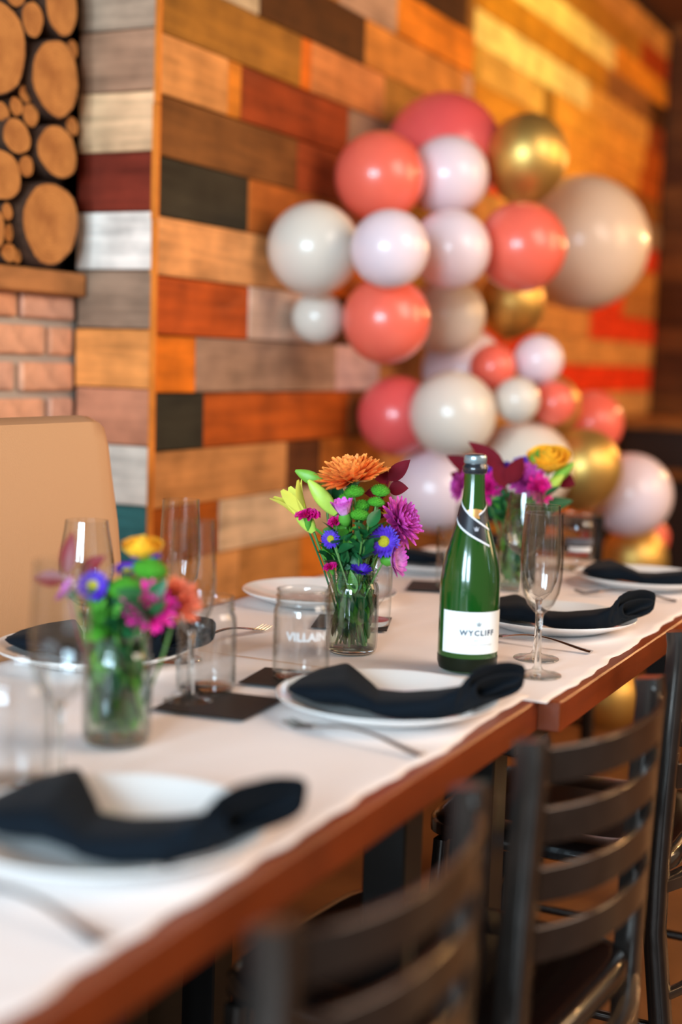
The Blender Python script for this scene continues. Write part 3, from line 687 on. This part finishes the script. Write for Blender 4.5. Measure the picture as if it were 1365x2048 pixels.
def pmat(name, a, b=None, rough=.55):
    if name in PM: return PM[name]
    m = mat(name, a, rough, sss=.2); nt = m.node_tree; L = nt.links; bs = nt.nodes['Principled BSDF']
    at = nt.nodes.new('ShaderNodeAttribute'); at.attribute_name = 'along'; mx = nt.nodes.new('ShaderNodeMix'); mx.data_type = 'RGBA'
    mx.inputs[6].default_value = lin(a); mx.inputs[7].default_value = lin(b or a); L.new(at.outputs['Fac'], mx.inputs[0])
    tc = nt.nodes.new('ShaderNodeTexCoord'); n = nt.nodes.new('ShaderNodeTexNoise'); n.inputs['Scale'].default_value = 160; L.new(tc.outputs['Object'], n.inputs['Vector'])
    mr = nt.nodes.new('ShaderNodeMapRange'); mr.inputs[1].default_value = .3; mr.inputs[2].default_value = .7; mr.inputs[3].default_value = .72; mr.inputs[4].default_value = 1.25; L.new(n.outputs[0], mr.inputs[0])
    hs = nt.nodes.new('ShaderNodeHueSaturation'); L.new(mx.outputs[2], hs.inputs['Color']); L.new(mr.outputs[0], hs.inputs['Value']); L.new(hs.outputs[0], bs.inputs['Base Color'])
    PM[name] = m; return m
def fthing(name, label, p, cat='flower', group=None):
    return thing(name, label, cat, p, 0, group)
def mum(label, p, n, R, pm, base, rings=6, per=20, flat=.5, centre=None, droop=0):
    t = fthing('chrysanthemum', label, p); a, b, n = basis(n); m = MB(); rg = random.Random(int(p.x * 9999))
    for k in range(rings):
        u = k / (rings - 1); el = math.radians(-12 + 88 * u ** .9) - droop * (1 - u); L = R * (1.0 - .42 * u)
        cnt = int(per * (1 - .45 * u))
        for i in range(cnt):
            an = 2 * PI * (i + .5 * (k % 2)) / cnt + rg.uniform(-.1, .1); ra = a * math.cos(an) + b * math.sin(an)
            e = el + rg.uniform(-.12, .12); d = ra * math.cos(e) + n * math.sin(e) * flat * 1.2; upd = (n * math.cos(e) - ra * math.sin(e))
            petal(m, ra * R * .12 * (1 - u), d, upd, L * rg.uniform(.88, 1.06), R * .30, .30, .6)
    m.build('petals', pm, t)
    c = MB(); c.lathe([(.0003, -R * .28), (R * .14, -R * .26), (R * .25, -R * .12), (R * .2, 0.0)], 14)
    o = c.build('calyx', GREENL, t); o.rotation_euler = n.to_track_quat('Z', 'Y').to_euler()
    stem_to(t, -n * R * .25, V(base) - p); return t
def daisy(label, p, n, R, pm, base, cnt=26, el=.1, centre=(214, 204, 40), rings=2, w=.2, name='aster', calyx=False):
    t = fthing(name, label, p); a, b, n = basis(n); m = MB(); rg = random.Random(int(p.y * 9999))
    for k in range(rings):
        for i in range(cnt):
            an = 2 * PI * (i + .5 * k) / cnt + rg.uniform(-.06, .06); ra = a * math.cos(an) + b * math.sin(an); e = el + .12 * k + rg.uniform(-.1, .1)
            petal(m, ra * R * .18, ra * math.cos(e) + n * math.sin(e), n * math.cos(e) - ra * math.sin(e), R * .84 * rg.uniform(.9, 1.05) * (1 - .15 * k), R * w, .05, .3)
    m.build('petals', pm, t)
    if centre:
        c = MB(); c.lathe([(R * .36, -.001), (R * .37, R * .07), (R * .3, R * .16), (R * .15, R * .19), (.0003, R * .18)], 18)
        o = c.build('flower_centre', mat('yellow_centre', centre, .8, bump=1, bscale=700), t); o.rotation_euler = n.to_track_quat('Z', 'Y').to_euler()
    c = MB(); c.lathe([(.0003, -R * .42), (R * .12, -R * .4), (R * .3, -R * .15), (R * .26, R * .02)] if not calyx else [(.0003, -R * .6), (R * .18, -R * .52), (R * .32, -R * .25), (R * .26, R * .05)], 14)
    o = c.build('calyx', GREENL if not calyx else GREENM, t); o.rotation_euler = n.to_track_quat('Z', 'Y').to_euler()
    stem_to(t, -n * R * .4, V(base) - p, .0015, STEM); return t
def button(label, p, R, base, mt_=BUTTON):
    t = fthing('button_chrysanthemum', label, p, group='green button blossoms'); m = MB(); rg = random.Random(int(p.x * 77777)); n = V((rg.uniform(-.2, .2), rg.uniform(-.2, .2), 1)).normalized()
    a, b, n = basis(n)
    pr = [(R * .5, -R * .42), (R * .86, -R * .25), (R, 0), (R * .93, R * .25), (R * .7, R * .47), (R * .38, R * .6), (.0003, R * .64)]
    m.lathe(pr, 22)
    for k in range(90):                              # short stubby petals all over the dome
        u = (k + .5) / 90; th = math.acos(1 - u * 1.05 if u < .95 else .02); an = k * 2.39996
        d = V((math.sin(th) * math.cos(an), math.sin(th) * math.sin(an), math.cos(th) * .7)); c0 = V((d.x * R * .95, d.y * R * .95, d.z * R * .86))
        petal(m, c0, d, V((0, 0, 1)) if th > .3 else V((1, 0, 0)), R * .16, R * .15, .1, .6, seg=2)
    o = m.build('dome', mt_, t); o.rotation_euler = n.to_track_quat('Z', 'Y').to_euler()
    stem_to(t, -n * R * .4, V(base) - p, .0017, STEM); return t
def carnation(label, p, n, R, base, pm):
    t = fthing('carnation', label, p); a, b, n = basis(n); m = MB(); rg = random.Random(int(p.x * 5555))
    for k in range(5):
        rows = []; el = .15 + .26 * k
        for j in range(5):
            tt = j / 4; r = []
            for i in range(40):
                an = 2 * PI * i / 40; w = .18 * math.sin(an * 9 + k * 2.1) * tt + .1 * math.sin(an * 15 + k) * tt
                e = el + w * 1.3; rr = R * tt * (1 - .08 * k)
                r.append((a * math.cos(an + w * .3) + b * math.sin(an + w * .3)) * rr * math.cos(e) + n * (rr * math.sin(e) * .75))
            rows.append(r)
        m.grid(rows, cv=True)
    m.build('petals', pm, t)
    c = MB(); c.lathe([(.0003, -R * 1.15), (R * .18, -R * 1.12), (R * .3, -R * .7), (R * .33, -R * .2), (R * .4, R * .02)], 14)
    o = c.build('calyx', GREENM, t); o.rotation_euler = n.to_track_quat('Z', 'Y').to_euler()
    stem_to(t, -n * R * 1.1, V(base) - p, .0015, GREENL); return t
def bud(label, tip, root, R, base, mt_=None, opened=False):
    p = V(root); t = fthing('lily_bud' if not opened else 'opening_lily', label, p); d = V(tip) - p; L = d.length; a, b, n = basis(d); m = MB(); rows = []
    for j in range(13):
        u = j / 12; rr = R * (math.sin(PI * min(.97, .1 + .86 * u)) ** .8) * (1 - .12 * u); r = []
        for i in range(18):
            an = 2 * PI * i / 18; q = rr * (1 + .10 * math.cos(3 * an)); r.append(n * (L * u * (1 if not opened else .7)) + (a * math.cos(an) + b * math.sin(an)) * q)
        rows.append(r)
    m.grid(rows, cv=True); m.add(rows[-1], [tuple(range(18))]); m.build('bud_body', mt_ or LIME, t)
    if opened:
        m = MB()
        for i in range(6):
            an = 2 * PI * i / 6; ra = a * math.cos(an) + b * math.sin(an)
            petal(m, n * L * .3 + ra * R * .5, (n + ra * .22).normalized(), ra, L * .72, R * 1.5, .22, -.35, seg=6)
        m.build('petals', mat('yellow_green_petal', (222, 220, 90), .45, sss=.2), t)
    stem_to(t, V((0, 0, 0)), V(base) - p, .002, STEM); return t
def leaf(m, o, d, up, L, w, mi=0, bend=.15, fold=.25):
    o = V(o); d = V(d).normalized(); up = V(up).normalized(); s = d.cross(up).normalized(); up = s.cross(d); rows = []
    for i in range(8):
        t = i / 7; ww = w * .5 * math.sin(PI * (t ** .8)) ** .9 + .0002; c = o + d * (L * t) + up * (-bend * L * t * t)
        rows.append([c - s * ww + up * fold * ww, c - s * ww * .5 + up * fold * ww * .4, c, c + s * ww * .5 + up * fold * ww * .4, c + s * ww + up * fold * ww])
    m.grid(rows, mi)
def leafspray(name, label, segs, base, mt_, w=.016, group=None, cat='leaf spray', stemm=None):
    """segs: list of (root, tip) points; each leaf an own part"""
    p = V(segs[0][0]); t = fthing(name, label, p, cat, group)
    for r, q in segs:
        m = MB(); d = V(q) - V(r); leaf(m, V(r) - p, d, -CF + V((0, 0, .3)), d.length, w * (1 if d.length > .02 else .6)); m.build('leaf', mt_, t)
    stem_to(t, V((0, 0, 0)), V(base) - p, .0012, stemm or mt_); return t
def rose(label, p, n, R, base, pm):
    t = fthing('rose', label, p); a, b, n = basis(n); m = MB(); rg = random.Random(3)
    for k in range(4):
        cnt = [3, 4, 5, 6][k]; rr = R * (.22 + .24 * k)
        for i in range(cnt):
            a0 = 2 * PI * i / cnt + k * .7; rows = []
            for j in range(6):
                v = j / 5; r = []
                for q in range(9):
                    an = a0 + (q / 8 - .5) * 2 * PI / cnt * 1.45
                    rad = rr * (.55 + .6 * math.sin(v * PI * .62)) * (1 + .10 * v * v * k); hz = R * (-.55 + (1.5 - .16 * k) * v) - R * .12 * (2 * (q / 8 - .5)) ** 2 * v
                    r.append((a * math.cos(an) + b * math.sin(an)) * rad + n * hz)
                rows.append(r)
            m.grid(rows)
    m.build('petals', pm, t)
    c = MB(); c.lathe([(.0003, -R * .9), (R * .3, -R * .75), (R * .5, -R * .5), (R * .3, -R * .3)], 14); o = c.build('calyx', GREENL, t); o.rotation_euler = n.to_track_quat('Z', 'Y').to_euler()
    stem_to(t, -n * R * .8, V(base) - p, .002); return t
def vase(x, y, label):
    t = thing('mason_jar_vase', label, 'vase', (x, y, TP + .0008), 0, 'mason jar vases'); link('jar', JAR, t); link('base', JARBASE, t)
    m = MB(); m.lathe([(.0003, .0072), (.0358, .0072), (.0362, .012), (.0362, .086), (.0003, .086)], 40); fixn(m.build('water', WATER, t)); return t
def greenery(label, x, y, top, sd, spread=.05):
    """leafy stems filling the jar and rising out of it"""
    t = fthing('leafy_greens', label, V((x, y, TP + .012)), 'foliage'); rg = random.Random(sd)
    for k in range(15):
        an = rg.uniform(0, 6.28); r0_ = rg.uniform(0, .022); m = MB(); b0 = V((r0_ * math.cos(an), r0_ * math.sin(an), 0)); an2 = an + PI + rg.uniform(-1, 1)
        r1 = rg.uniform(.3, 1) * spread; tp = V((r1 * math.cos(an2), r1 * math.sin(an2), top * rg.uniform(.75, 1))); neck = V((tp.x * .5, tp.y * .5, .112)); neck.x = max(-.028, min(.028, neck.x)); neck.y = max(-.028, min(.028, neck.y))
        pts = [b0, b0.lerp(neck, .5), neck, neck.lerp(tp, .55), tp]; m.tube(pts, .0014, 6)
        st = m.build('leafy_stem', STEM, t); m = MB()
        for q in range(17):
            u = rg.uniform(.1, 1) if q > 3 else rg.uniform(.45, 1); i = min(3, int(u * 4)); c = pts[i].lerp(pts[i + 1], u * 4 - i)
            inj = c.z < .115; a2 = rg.uniform(0, 6.28); d = V((math.cos(a2), math.sin(a2), rg.uniform(.3, 1.4)))
            L = rg.uniform(.022, .042)
            if inj:
                e = c + d.normalized() * L
                if math.hypot(e.x, e.y) > .031: d = V((-c.x * 20, -c.y * 20, 1.2)); L = .02
            leaf(m, c, d, V((rg.uniform(-1, 1), rg.uniform(-1, 1), .5)), L, rg.uniform(.012, .021))
        for q in range(16):                            # leaves pressed inside the jar
            a2 = rg.uniform(0, 6.28); rr = rg.uniform(.008, .031); c = V((rr * math.cos(a2), rr * math.sin(a2), rg.uniform(.006, .085)))
            leaf(m, c, V((-.25 * math.cos(a2 + 1), -.25 * math.sin(a2 + 1), 1)), V((math.cos(a2), math.sin(a2), 0)), rg.uniform(.024, .042), rg.uniform(.010, .019), bend=.05)
        m.build('leaves', GREENL if k % 3 else GREENM, st)
    return t

MAG = pmat('magenta_petal', (214, 16, 130), (236, 40, 160)); PUR = pmat('violet_petal', (96, 50, 200), (70, 22, 180)); ORP = pmat('orange_petal', (216, 56, 14), (255, 160, 74)); PNK = pmat('pink_petal', (236, 176, 226), (206, 70, 186)); MPK = pmat('purple_pink_petal', (168, 10, 116), (214, 84, 186)); YEL = pmat('yellow_petal', (250, 186, 44)); CORP = pmat('coral_petal', (200, 50, 34), (240, 130, 92))
# ---- bouquet in focus
g = on_z(703, 1304, TP); jx, jy = g.x, g.y; JD = (V((jx, jy, TP)) - EYE).dot(CF)
vase(jx, jy, 'mason jar vase with the sharp bouquet in the middle of the table')
rgj = random.Random(2)
def inj(k=0): a = rgj.uniform(0, 6.28); r = rgj.uniform(.006, .026); return V((jx + r * math.cos(a), jy + r * math.sin(a), TP + .012 + rgj.uniform(0, .01)))
A = lambda x, y, d=0.0: at_d(x, y, JD + d)
mum('orange chrysanthemum on top of the focused bouquet', A(703, 958, .0), V((-.1, -.25, 1)), .052, ORP, inj(), 7, 26, .62)
for x, y, d, R in ((709, 985, -.03, .0150), (761, 983, -.01, .0140), (753, 1006, -.025, .0128), (720, 1032, -.045, .0150), (724, 1012, -.02, .0128), (694, 997, -.01, .0125), (747, 1056, -.01, .0125)):
    lab_ = {709: 'green button blossom under the orange one', 761: 'green button blossom right of the orange one, uppermost', 753: 'green button blossom just below the upper right one', 720: 'green button blossom at the centre of the focused bouquet', 724: 'dark green button blossom behind the central ones', 694: 'green button blossom left and behind the first', 747: 'lowest green button blossom, above the violet aster'}[x]
    button(lab_, A(x, y, d), R, inj())
daisy('pale pink daisy facing up, seen from the side', A(689, 1030, -.050), V((-.1, -.25, 1)), .031, PNK, inj(), 13, 1.05, None, 2, .40, 'pink_daisy', True)
carnation('magenta carnation leaning out left of the focused bouquet', A(616, 1032, -.02), V((.05, -.25, 1)), .020, inj(), MAG)
carnation('magenta carnation beside the pale pink daisy', A(673, 1043, -.02), V((-.3, -.6, 1)), .015, inj(), MAG)
carnation('small magenta carnation behind the left aster', A(685, 1090, -.01), V((.3, -.4, 1)), .012, inj(), MAG)
carnation('small magenta carnation low above the jar rim', A(661, 1134, -.035), V((-.2, -.5, 1)), .0115, inj(), MAG)
daisy('small violet aster with yellow eye, left in the bouquet', A(662, 1078, -.045), -CF + V((-.25, 0, .15)), .0150, PUR, inj(), 24)
daisy('large violet aster with yellow eye, right in the bouquet', A(768, 1083, -.05), -CF + V((-.05, 0, .05)), .0245, PUR, inj(), 30, rings=3)
daisy('violet aster seen edge-on above the jar rim', A(722, 1143, -.05), -CF * .3 + V((.2, -.1, 1)), .0175, PUR, inj(), 26, .35, None, 3)
mum('purple pink chrysanthemum drooping at the right of the bouquet', A(800, 1045, -.01), CR * .75 - CF * .5 + V((0, 0, .35)), .037, MPK, inj(), 6, 20, .9)
daisy('lilac daisy hanging out low on the right', A(784, 1120, -.040), CR * 1.0 - CF * .55 + V((0, 0, .05)), .031, PNK, inj(), 16, .55, None, 2, .30, 'pink_daisy', True)
rose('yellow blossom peeping out behind the violet aster', A(782, 1024, .03), V((0, -.3, 1)), .013, inj(), YEL)
bud('green lily bud pointing left, the upper one', A(591, 941, .0), A(650, 968, .0), .0105, inj(), mat('green_bud', (118, 176, 62), .45, sss=.2, var=.1, vscale=50))
bud('lime lily bud crossing below the orange blossom', A(617, 960, -.03), A(672, 1028, -.02), .0125, inj())
bud('yellow green lily opening at the far left of the bouquet', A(572, 977, -.01), A(628, 1064, -.01), .0125, inj(), None, True)
leafspray('burgundy_leaves', 'burgundy leaf spray behind the orange chrysanthemum', [(A(778, 962, .03), A(819, 919, .02)), (A(775, 968, .03), A(742, 922, .04)), (A(778, 978, .03), A(816, 975, .02)), (A(776, 985, .03), A(730, 985, .03)), (A(776, 1005, .03), A(745, 1040, .02)), (A(770, 1015, .03), A(800, 1030, .02))], inj(), BURG, .024, cat='leaves')
leafspray('green_leaves', 'dark green leaves between lily buds and orange blossom', [(A(676, 1020, .02), A(652, 965, .02)), (A(680, 1010, .02), A(672, 962, .0))], inj(), GREENL, .02, cat='leaves')
greenery('dense green foliage filling the focused jar', jx, jy, .20, 11, .055)
for k in range(5):
    a = k * 1.25; s_ = MB(); s_.tube([(jx + .024 * math.cos(a), jy + .024 * math.sin(a), TP + .012), (jx - .020 * math.cos(a + .4), jy - .020 * math.sin(a + .4), TP + .15)], .0019, 6)
    tag(s_.build('cut_stem', STEMP), 'pale cut stem standing in the focused jar', 'stem', 'pale stems in the focused jar')
# ---- blurred bouquet on the left
g = on_z(233, 1485, TP); jx, jy = g.x, g.y; JD = (V((jx, jy, TP)) - EYE).dot(CF)
vase(jx, jy, 'mason jar vase with the blurred bouquet at the left')
rose('yellow rose on top of the blurred bouquet', A(285, 1100, .04), V((.1, -.2, 1)), .018, inj(), YEL)
daisy('violet aster with yellow eye in the blurred bouquet', A(186, 1172, -.03), -CF + V((0, 0, .3)), .018, PUR, inj(), 26, rings=3)
daisy('violet aster beside the green blossoms of the blurred bouquet', A(255, 1142, .02), V((.1, -.3, 1)), .017, PUR, inj(), 24, .2, rings=3)
daisy('violet aster under the yellow rose', A(292, 1118, .03), V((.1, -.4, 1)), .018, PUR, inj(), 24, .2, None, 3)
button('green button blossom in the middle of the blurred bouquet', A(252, 1180, -.02), .020, inj()); button('green button blossom under the violet one', A(300, 1142, .01), .020, inj())
button('bright green button blossom low in the blurred bouquet', A(192, 1272, -.03), .014, inj())
mum('magenta chrysanthemum in the blurred bouquet', A(298, 1216, -.03), -CF + V((.1, 0, .5)), .028, MAG, inj(), 6, 18, .8)
mum('coral chrysanthemum at the right of the blurred bouquet', A(358, 1200, .0), CR * .5 - CF * .6 + V((0, 0, .5)), .026, CORP, inj(), 6, 18, .8)
mum('small orange chrysanthemum behind the magenta one', A(338, 1180, .02), V((.3, -.3, 1)), .018, ORP, inj(), 5, 16, .8)
daisy('pale pink daisy at the left of the blurred bouquet', A(140, 1185, -.02), V((-.6, -.5, .6)), .020, PNK, inj(), 16, .5, None, 2, .3, 'pink_daisy')
leafspray('burgundy_leaves', 'burgundy leaf spray reaching left out of the blurred bouquet', [(A(132, 1152, .0), A(143, 1062, .0)), (A(132, 1160, .0), A(62, 1154, .0)), (A(160, 1150, .02), A(205, 1112, .0)), (A(330, 1180, .02), A(375, 1170, .0))], inj(), mat('red_leaf', (120, 18, 26), .45), .019, cat='leaves')
greenery('blurred green foliage in the left jar', jx, jy, .165, 23, .05)
# ---- far bouquet behind the flutes
g = on_z(1030, 1178, TP); jx, jy = g.x, g.y; JD = (V((jx, jy, TP)) - EYE).dot(CF)
vase(jx, jy, 'mason jar vase with the far bouquet behind the wine glass')
mum('magenta chrysanthemum at the centre of the far bouquet', A(1052, 962, -.03), -CF + V((.1, 0, .6)), .036, MPK, inj(), 6, 20, .7)
mum('magenta chrysanthemum right in the far bouquet', A(1078, 978, -.04), CR * .5 - CF * .6 + V((0, 0, .2)), .030, MAG, inj(), 6, 20, .7)
mum('pink chrysanthemum peeping out left of the bottle neck', A(922, 972, .0), -CR + V((0, -.3, .2)), .030, MPK, inj(), 5, 16, .7)
mum('magenta chrysanthemum right of the bottle neck', A(975, 975, -.02), -CF + V((-.2, 0, .3)), .032, MAG, inj(), 6, 18, .7)
daisy('dark violet aster under the burgundy leaves', A(1000, 945, .0), V((-.2, -.5, 1)), .032, PUR, inj(), 26, .3, None, 3)
daisy('dark violet aster beside the yellow rose', A(1050, 932, .02), V((.1, -.5, 1)), .028, PUR, inj(), 26, .3, None, 3)
rose('yellow rose on top of the far bouquet', A(1098, 922, .0), V((.1, -.45, 1)), .032, inj(), YEL)
bud('green lily bud right of the far yellow rose', A(1148, 926, .0), A(1105, 965, .0), .012, inj(), mat('green_bud'))
bud('lime lily bud below the green one', A(1128, 950, -.02), A(1088, 985, -.02), .012, inj(), None)
bud('green bud rising left of the far yellow rose', A(1090, 897, .02), A(1062, 932, .0), .013, inj(), mat('green_bud'))
leafspray('burgundy_leaves', 'broad burgundy leaves over the far bouquet', [(A(1012, 975, -.05), A(990, 920, -.05)), (A(1015, 968, -.05), A(1048, 912, -.05)), (A(1010, 940, -.03), A(940, 880, -.03)), (A(960, 950, .0), A(895, 908, .0)), (A(950, 965, .0), A(902, 945, .0)), (A(1120, 960, .02), A(1150, 968, .0))], inj(), BURG, .034, cat='leaves')
leafspray('green_leaves', 'dark green leaves at the right of the far bouquet', [(A(1070, 1020, .0), A(1148, 998, .0)), (A(1060, 1010, .01), A(1105, 1030, .0)), (A(1000, 1030, .0), A(975, 1010, .0))], inj(), GREENL, .032, cat='leaves')
greenery('green foliage of the far bouquet', jx, jy, .19, 37, .07)

# ------------------------------------------------------------------ balloons
def bmat(name, rgb, rough=.3, metal=0.0, coat=.35, sss=.0):
    return mat(name, rgb, rough, metal=metal, coat=coat, sss=sss)
COR = bmat('coral_latex', (240, 108, 88)); DCOR = bmat('deep_coral_latex', (224, 88, 86)); PKW = bmat('blush_white_latex', (232, 214, 220)); CRM = bmat('ivory_latex', (220, 211, 197)); PCH = bmat('clear_ivory_latex', (236, 214, 192))
GLD = mat('gold_chrome_latex', (216, 178, 98), .42, metal=.85)
BALL = {'a': COR, 'd': DCOR, 'p': PKW, 'c': CRM, 'e': PCH, 'g': GLD}
def balloon_mesh(R, mt_):
    m = MB(); pr = []
    for i in range(23):
        a = PI * i / 22; z = -math.cos(a); r = math.sin(a)
        k = 1 + (.10 * max(0, -z) ** 2.2); pr.append((max(r * R * (1 - .05 * max(0, -z) ** 2), .0004), z * R * k))
    m.lathe(pr, 48); return m
def balloon(label, px, py, rpx, R, kind, aim, stretch=1.0, extra=0.0):
    D = FPX * R / rpx; c = at_d(px, py, D)
    t = thing('balloon', label, 'balloon', c, 0, 'balloons of the garland')
    m = balloon_mesh(R, None); o = m.build('latex_body', BALL[kind], t); fixn(o)
    k = MB(); k.lathe([(.0045, -R * 1.085), (.004, -R * 1.10 - .006), (.0095, -R * 1.10 - .014), (.0075, -R * 1.10 - .016), (.0003, -R * 1.10 - .012)], 14); k.build('knot', BALL[kind], t)
    d = V(aim).normalized(); t.rotation_euler = (-d).to_track_quat('Z', 'Y').to_euler()
    if stretch != 1.0: o.scale = (1, 1, stretch)
    return t
B = [  # label, px, py, r px, distance m, kind
 ('large deep coral balloon at the top behind the others', 888, 305, 118, 4.25, 'd'),
 ('coral balloon upper left, left of the upper blush one', 760, 354, 90, 3.74, 'a'),
 ('blush white balloon at the top, right of the upper coral one', 898, 352, 80, 3.88, 'p'),
 ('gold balloon at the top right of the garland', 1054, 315, 82, 3.98, 'g'),
 ('large grey white balloon at the far left of the garland', 628, 498, 93, 3.60, 'c'),
 ('blush white balloon in front at the centre of the upper cluster', 780, 498, 79, 3.38, 'p'),
 ('blush white balloon right of the central one', 902, 499, 80, 3.72, 'p'),
 ('coral balloon at the right of the upper cluster', 1044, 494, 90, 3.86, 'a'),
 ('huge ivory balloon at the right of the garland', 1164, 487, 134, 5.00, 'e'),
 ('small white balloon under the large grey white one', 637, 635, 53, 3.71, 'c'),
 ('coral balloon under the central blush one', 773, 640, 88, 3.60, 'a'),
 ('ivory balloon right of the lower coral one', 893, 632, 78, 4.19, 'c'),
 ('gold balloon half hidden under the right coral one', 1025, 603, 66, 4.50, 'g'),
 ('blush balloon behind the small coral one', 928, 740, 84, 4.38, 'p'),
 ('small coral balloon beside the small blush one', 986, 734, 46, 4.10, 'a'),
 ('small blush white balloon at the middle right', 1078, 720, 50, 4.15, 'p'),
 ('coral balloon at the left of the lower cluster', 796, 832, 80, 4.00, 'd'),
 ('large ivory balloon at the centre of the lower cluster', 906, 828, 87, 3.90, 'c'),
 ('small ivory balloon right of the large ivory one', 1035, 800, 46, 3.95, 'c'),
 ('small coral balloon right of the small ivory one', 1108, 806, 45, 4.08, 'a'),
 ('gold balloon behind the small coral one', 1100, 815, 62, 4.42, 'g'),
 ('coral balloon at the right of the lower cluster', 1183, 846, 65, 4.50, 'a'),
 ('gold balloon at the lower right, above the blush one', 1168, 938, 76, 4.20, 'g'),
 ('ivory balloon behind the far bouquet', 1052, 936, 94, 4.12, 'c'),
 ('blush white balloon left of the bottle neck', 870, 980, 86, 4.10, 'p'),
 ('blush white balloon at the lower right end', 1262, 990, 84, 4.50, 'p'),
 ('gold balloon just above the far table end', 1268, 1122, 68, 4.75, 'g'),
 ('coral balloon peeping out below the lower blush one', 1300, 1075, 40, 4.85, 'a'),
 ('gold balloon under the table near the floor', 1218, 1396, 68, 4.80, 'g'),
 ('blush balloon seen under the table edge', 1245, 1262, 78, 4.60, 'p'),
 ('small red balloon behind the far drinking jar', 1178, 1066, 20, 4.90, 'd'),
]
for (lab_, px, py, rp, D, kd) in B:
    XL = (XW if px < 945 else XW2) + .01; D = min(D, -XL / (abs(ray(px, py).x) + rp / FPX))     # keep it clear of the wall
    R = rp * D / FPX; c = at_d(px, py, D); core = V((XW - .02, c.y + .1, c.z))
    balloon(lab_, px, py, rp, R, kd, V((-.15, .9, -.25)) if kd != 'g' else V((-.2, .3, -1)), 1.07 if kd == 'g' else 1.0)

# ------------------------------------------------------------------ dark furniture at the far end
ct = thing('bar_counter', 'dark bar counter with pale wooden top beyond the balloons', 'counter', (0.1, 7.3, 0))
piece('counter_top', (-1.98, -.3, .90), (1.2, .3, .94), WOOD_X, ct, (150, 100, 50), .004); piece('counter_body', (-1.95, -.25, 0), (1.15, .25, .90), mat('dark_counter', (36, 22, 14), .6), ct, None, .004)
piece('shelf', (-1.98, -.34, .66), (1.2, -.25, .70), WOOD_X, ct, (130, 86, 44), .003)
chair('dark chair standing in the dim background right of the balloons', -.62, 5.2, math.radians(60))
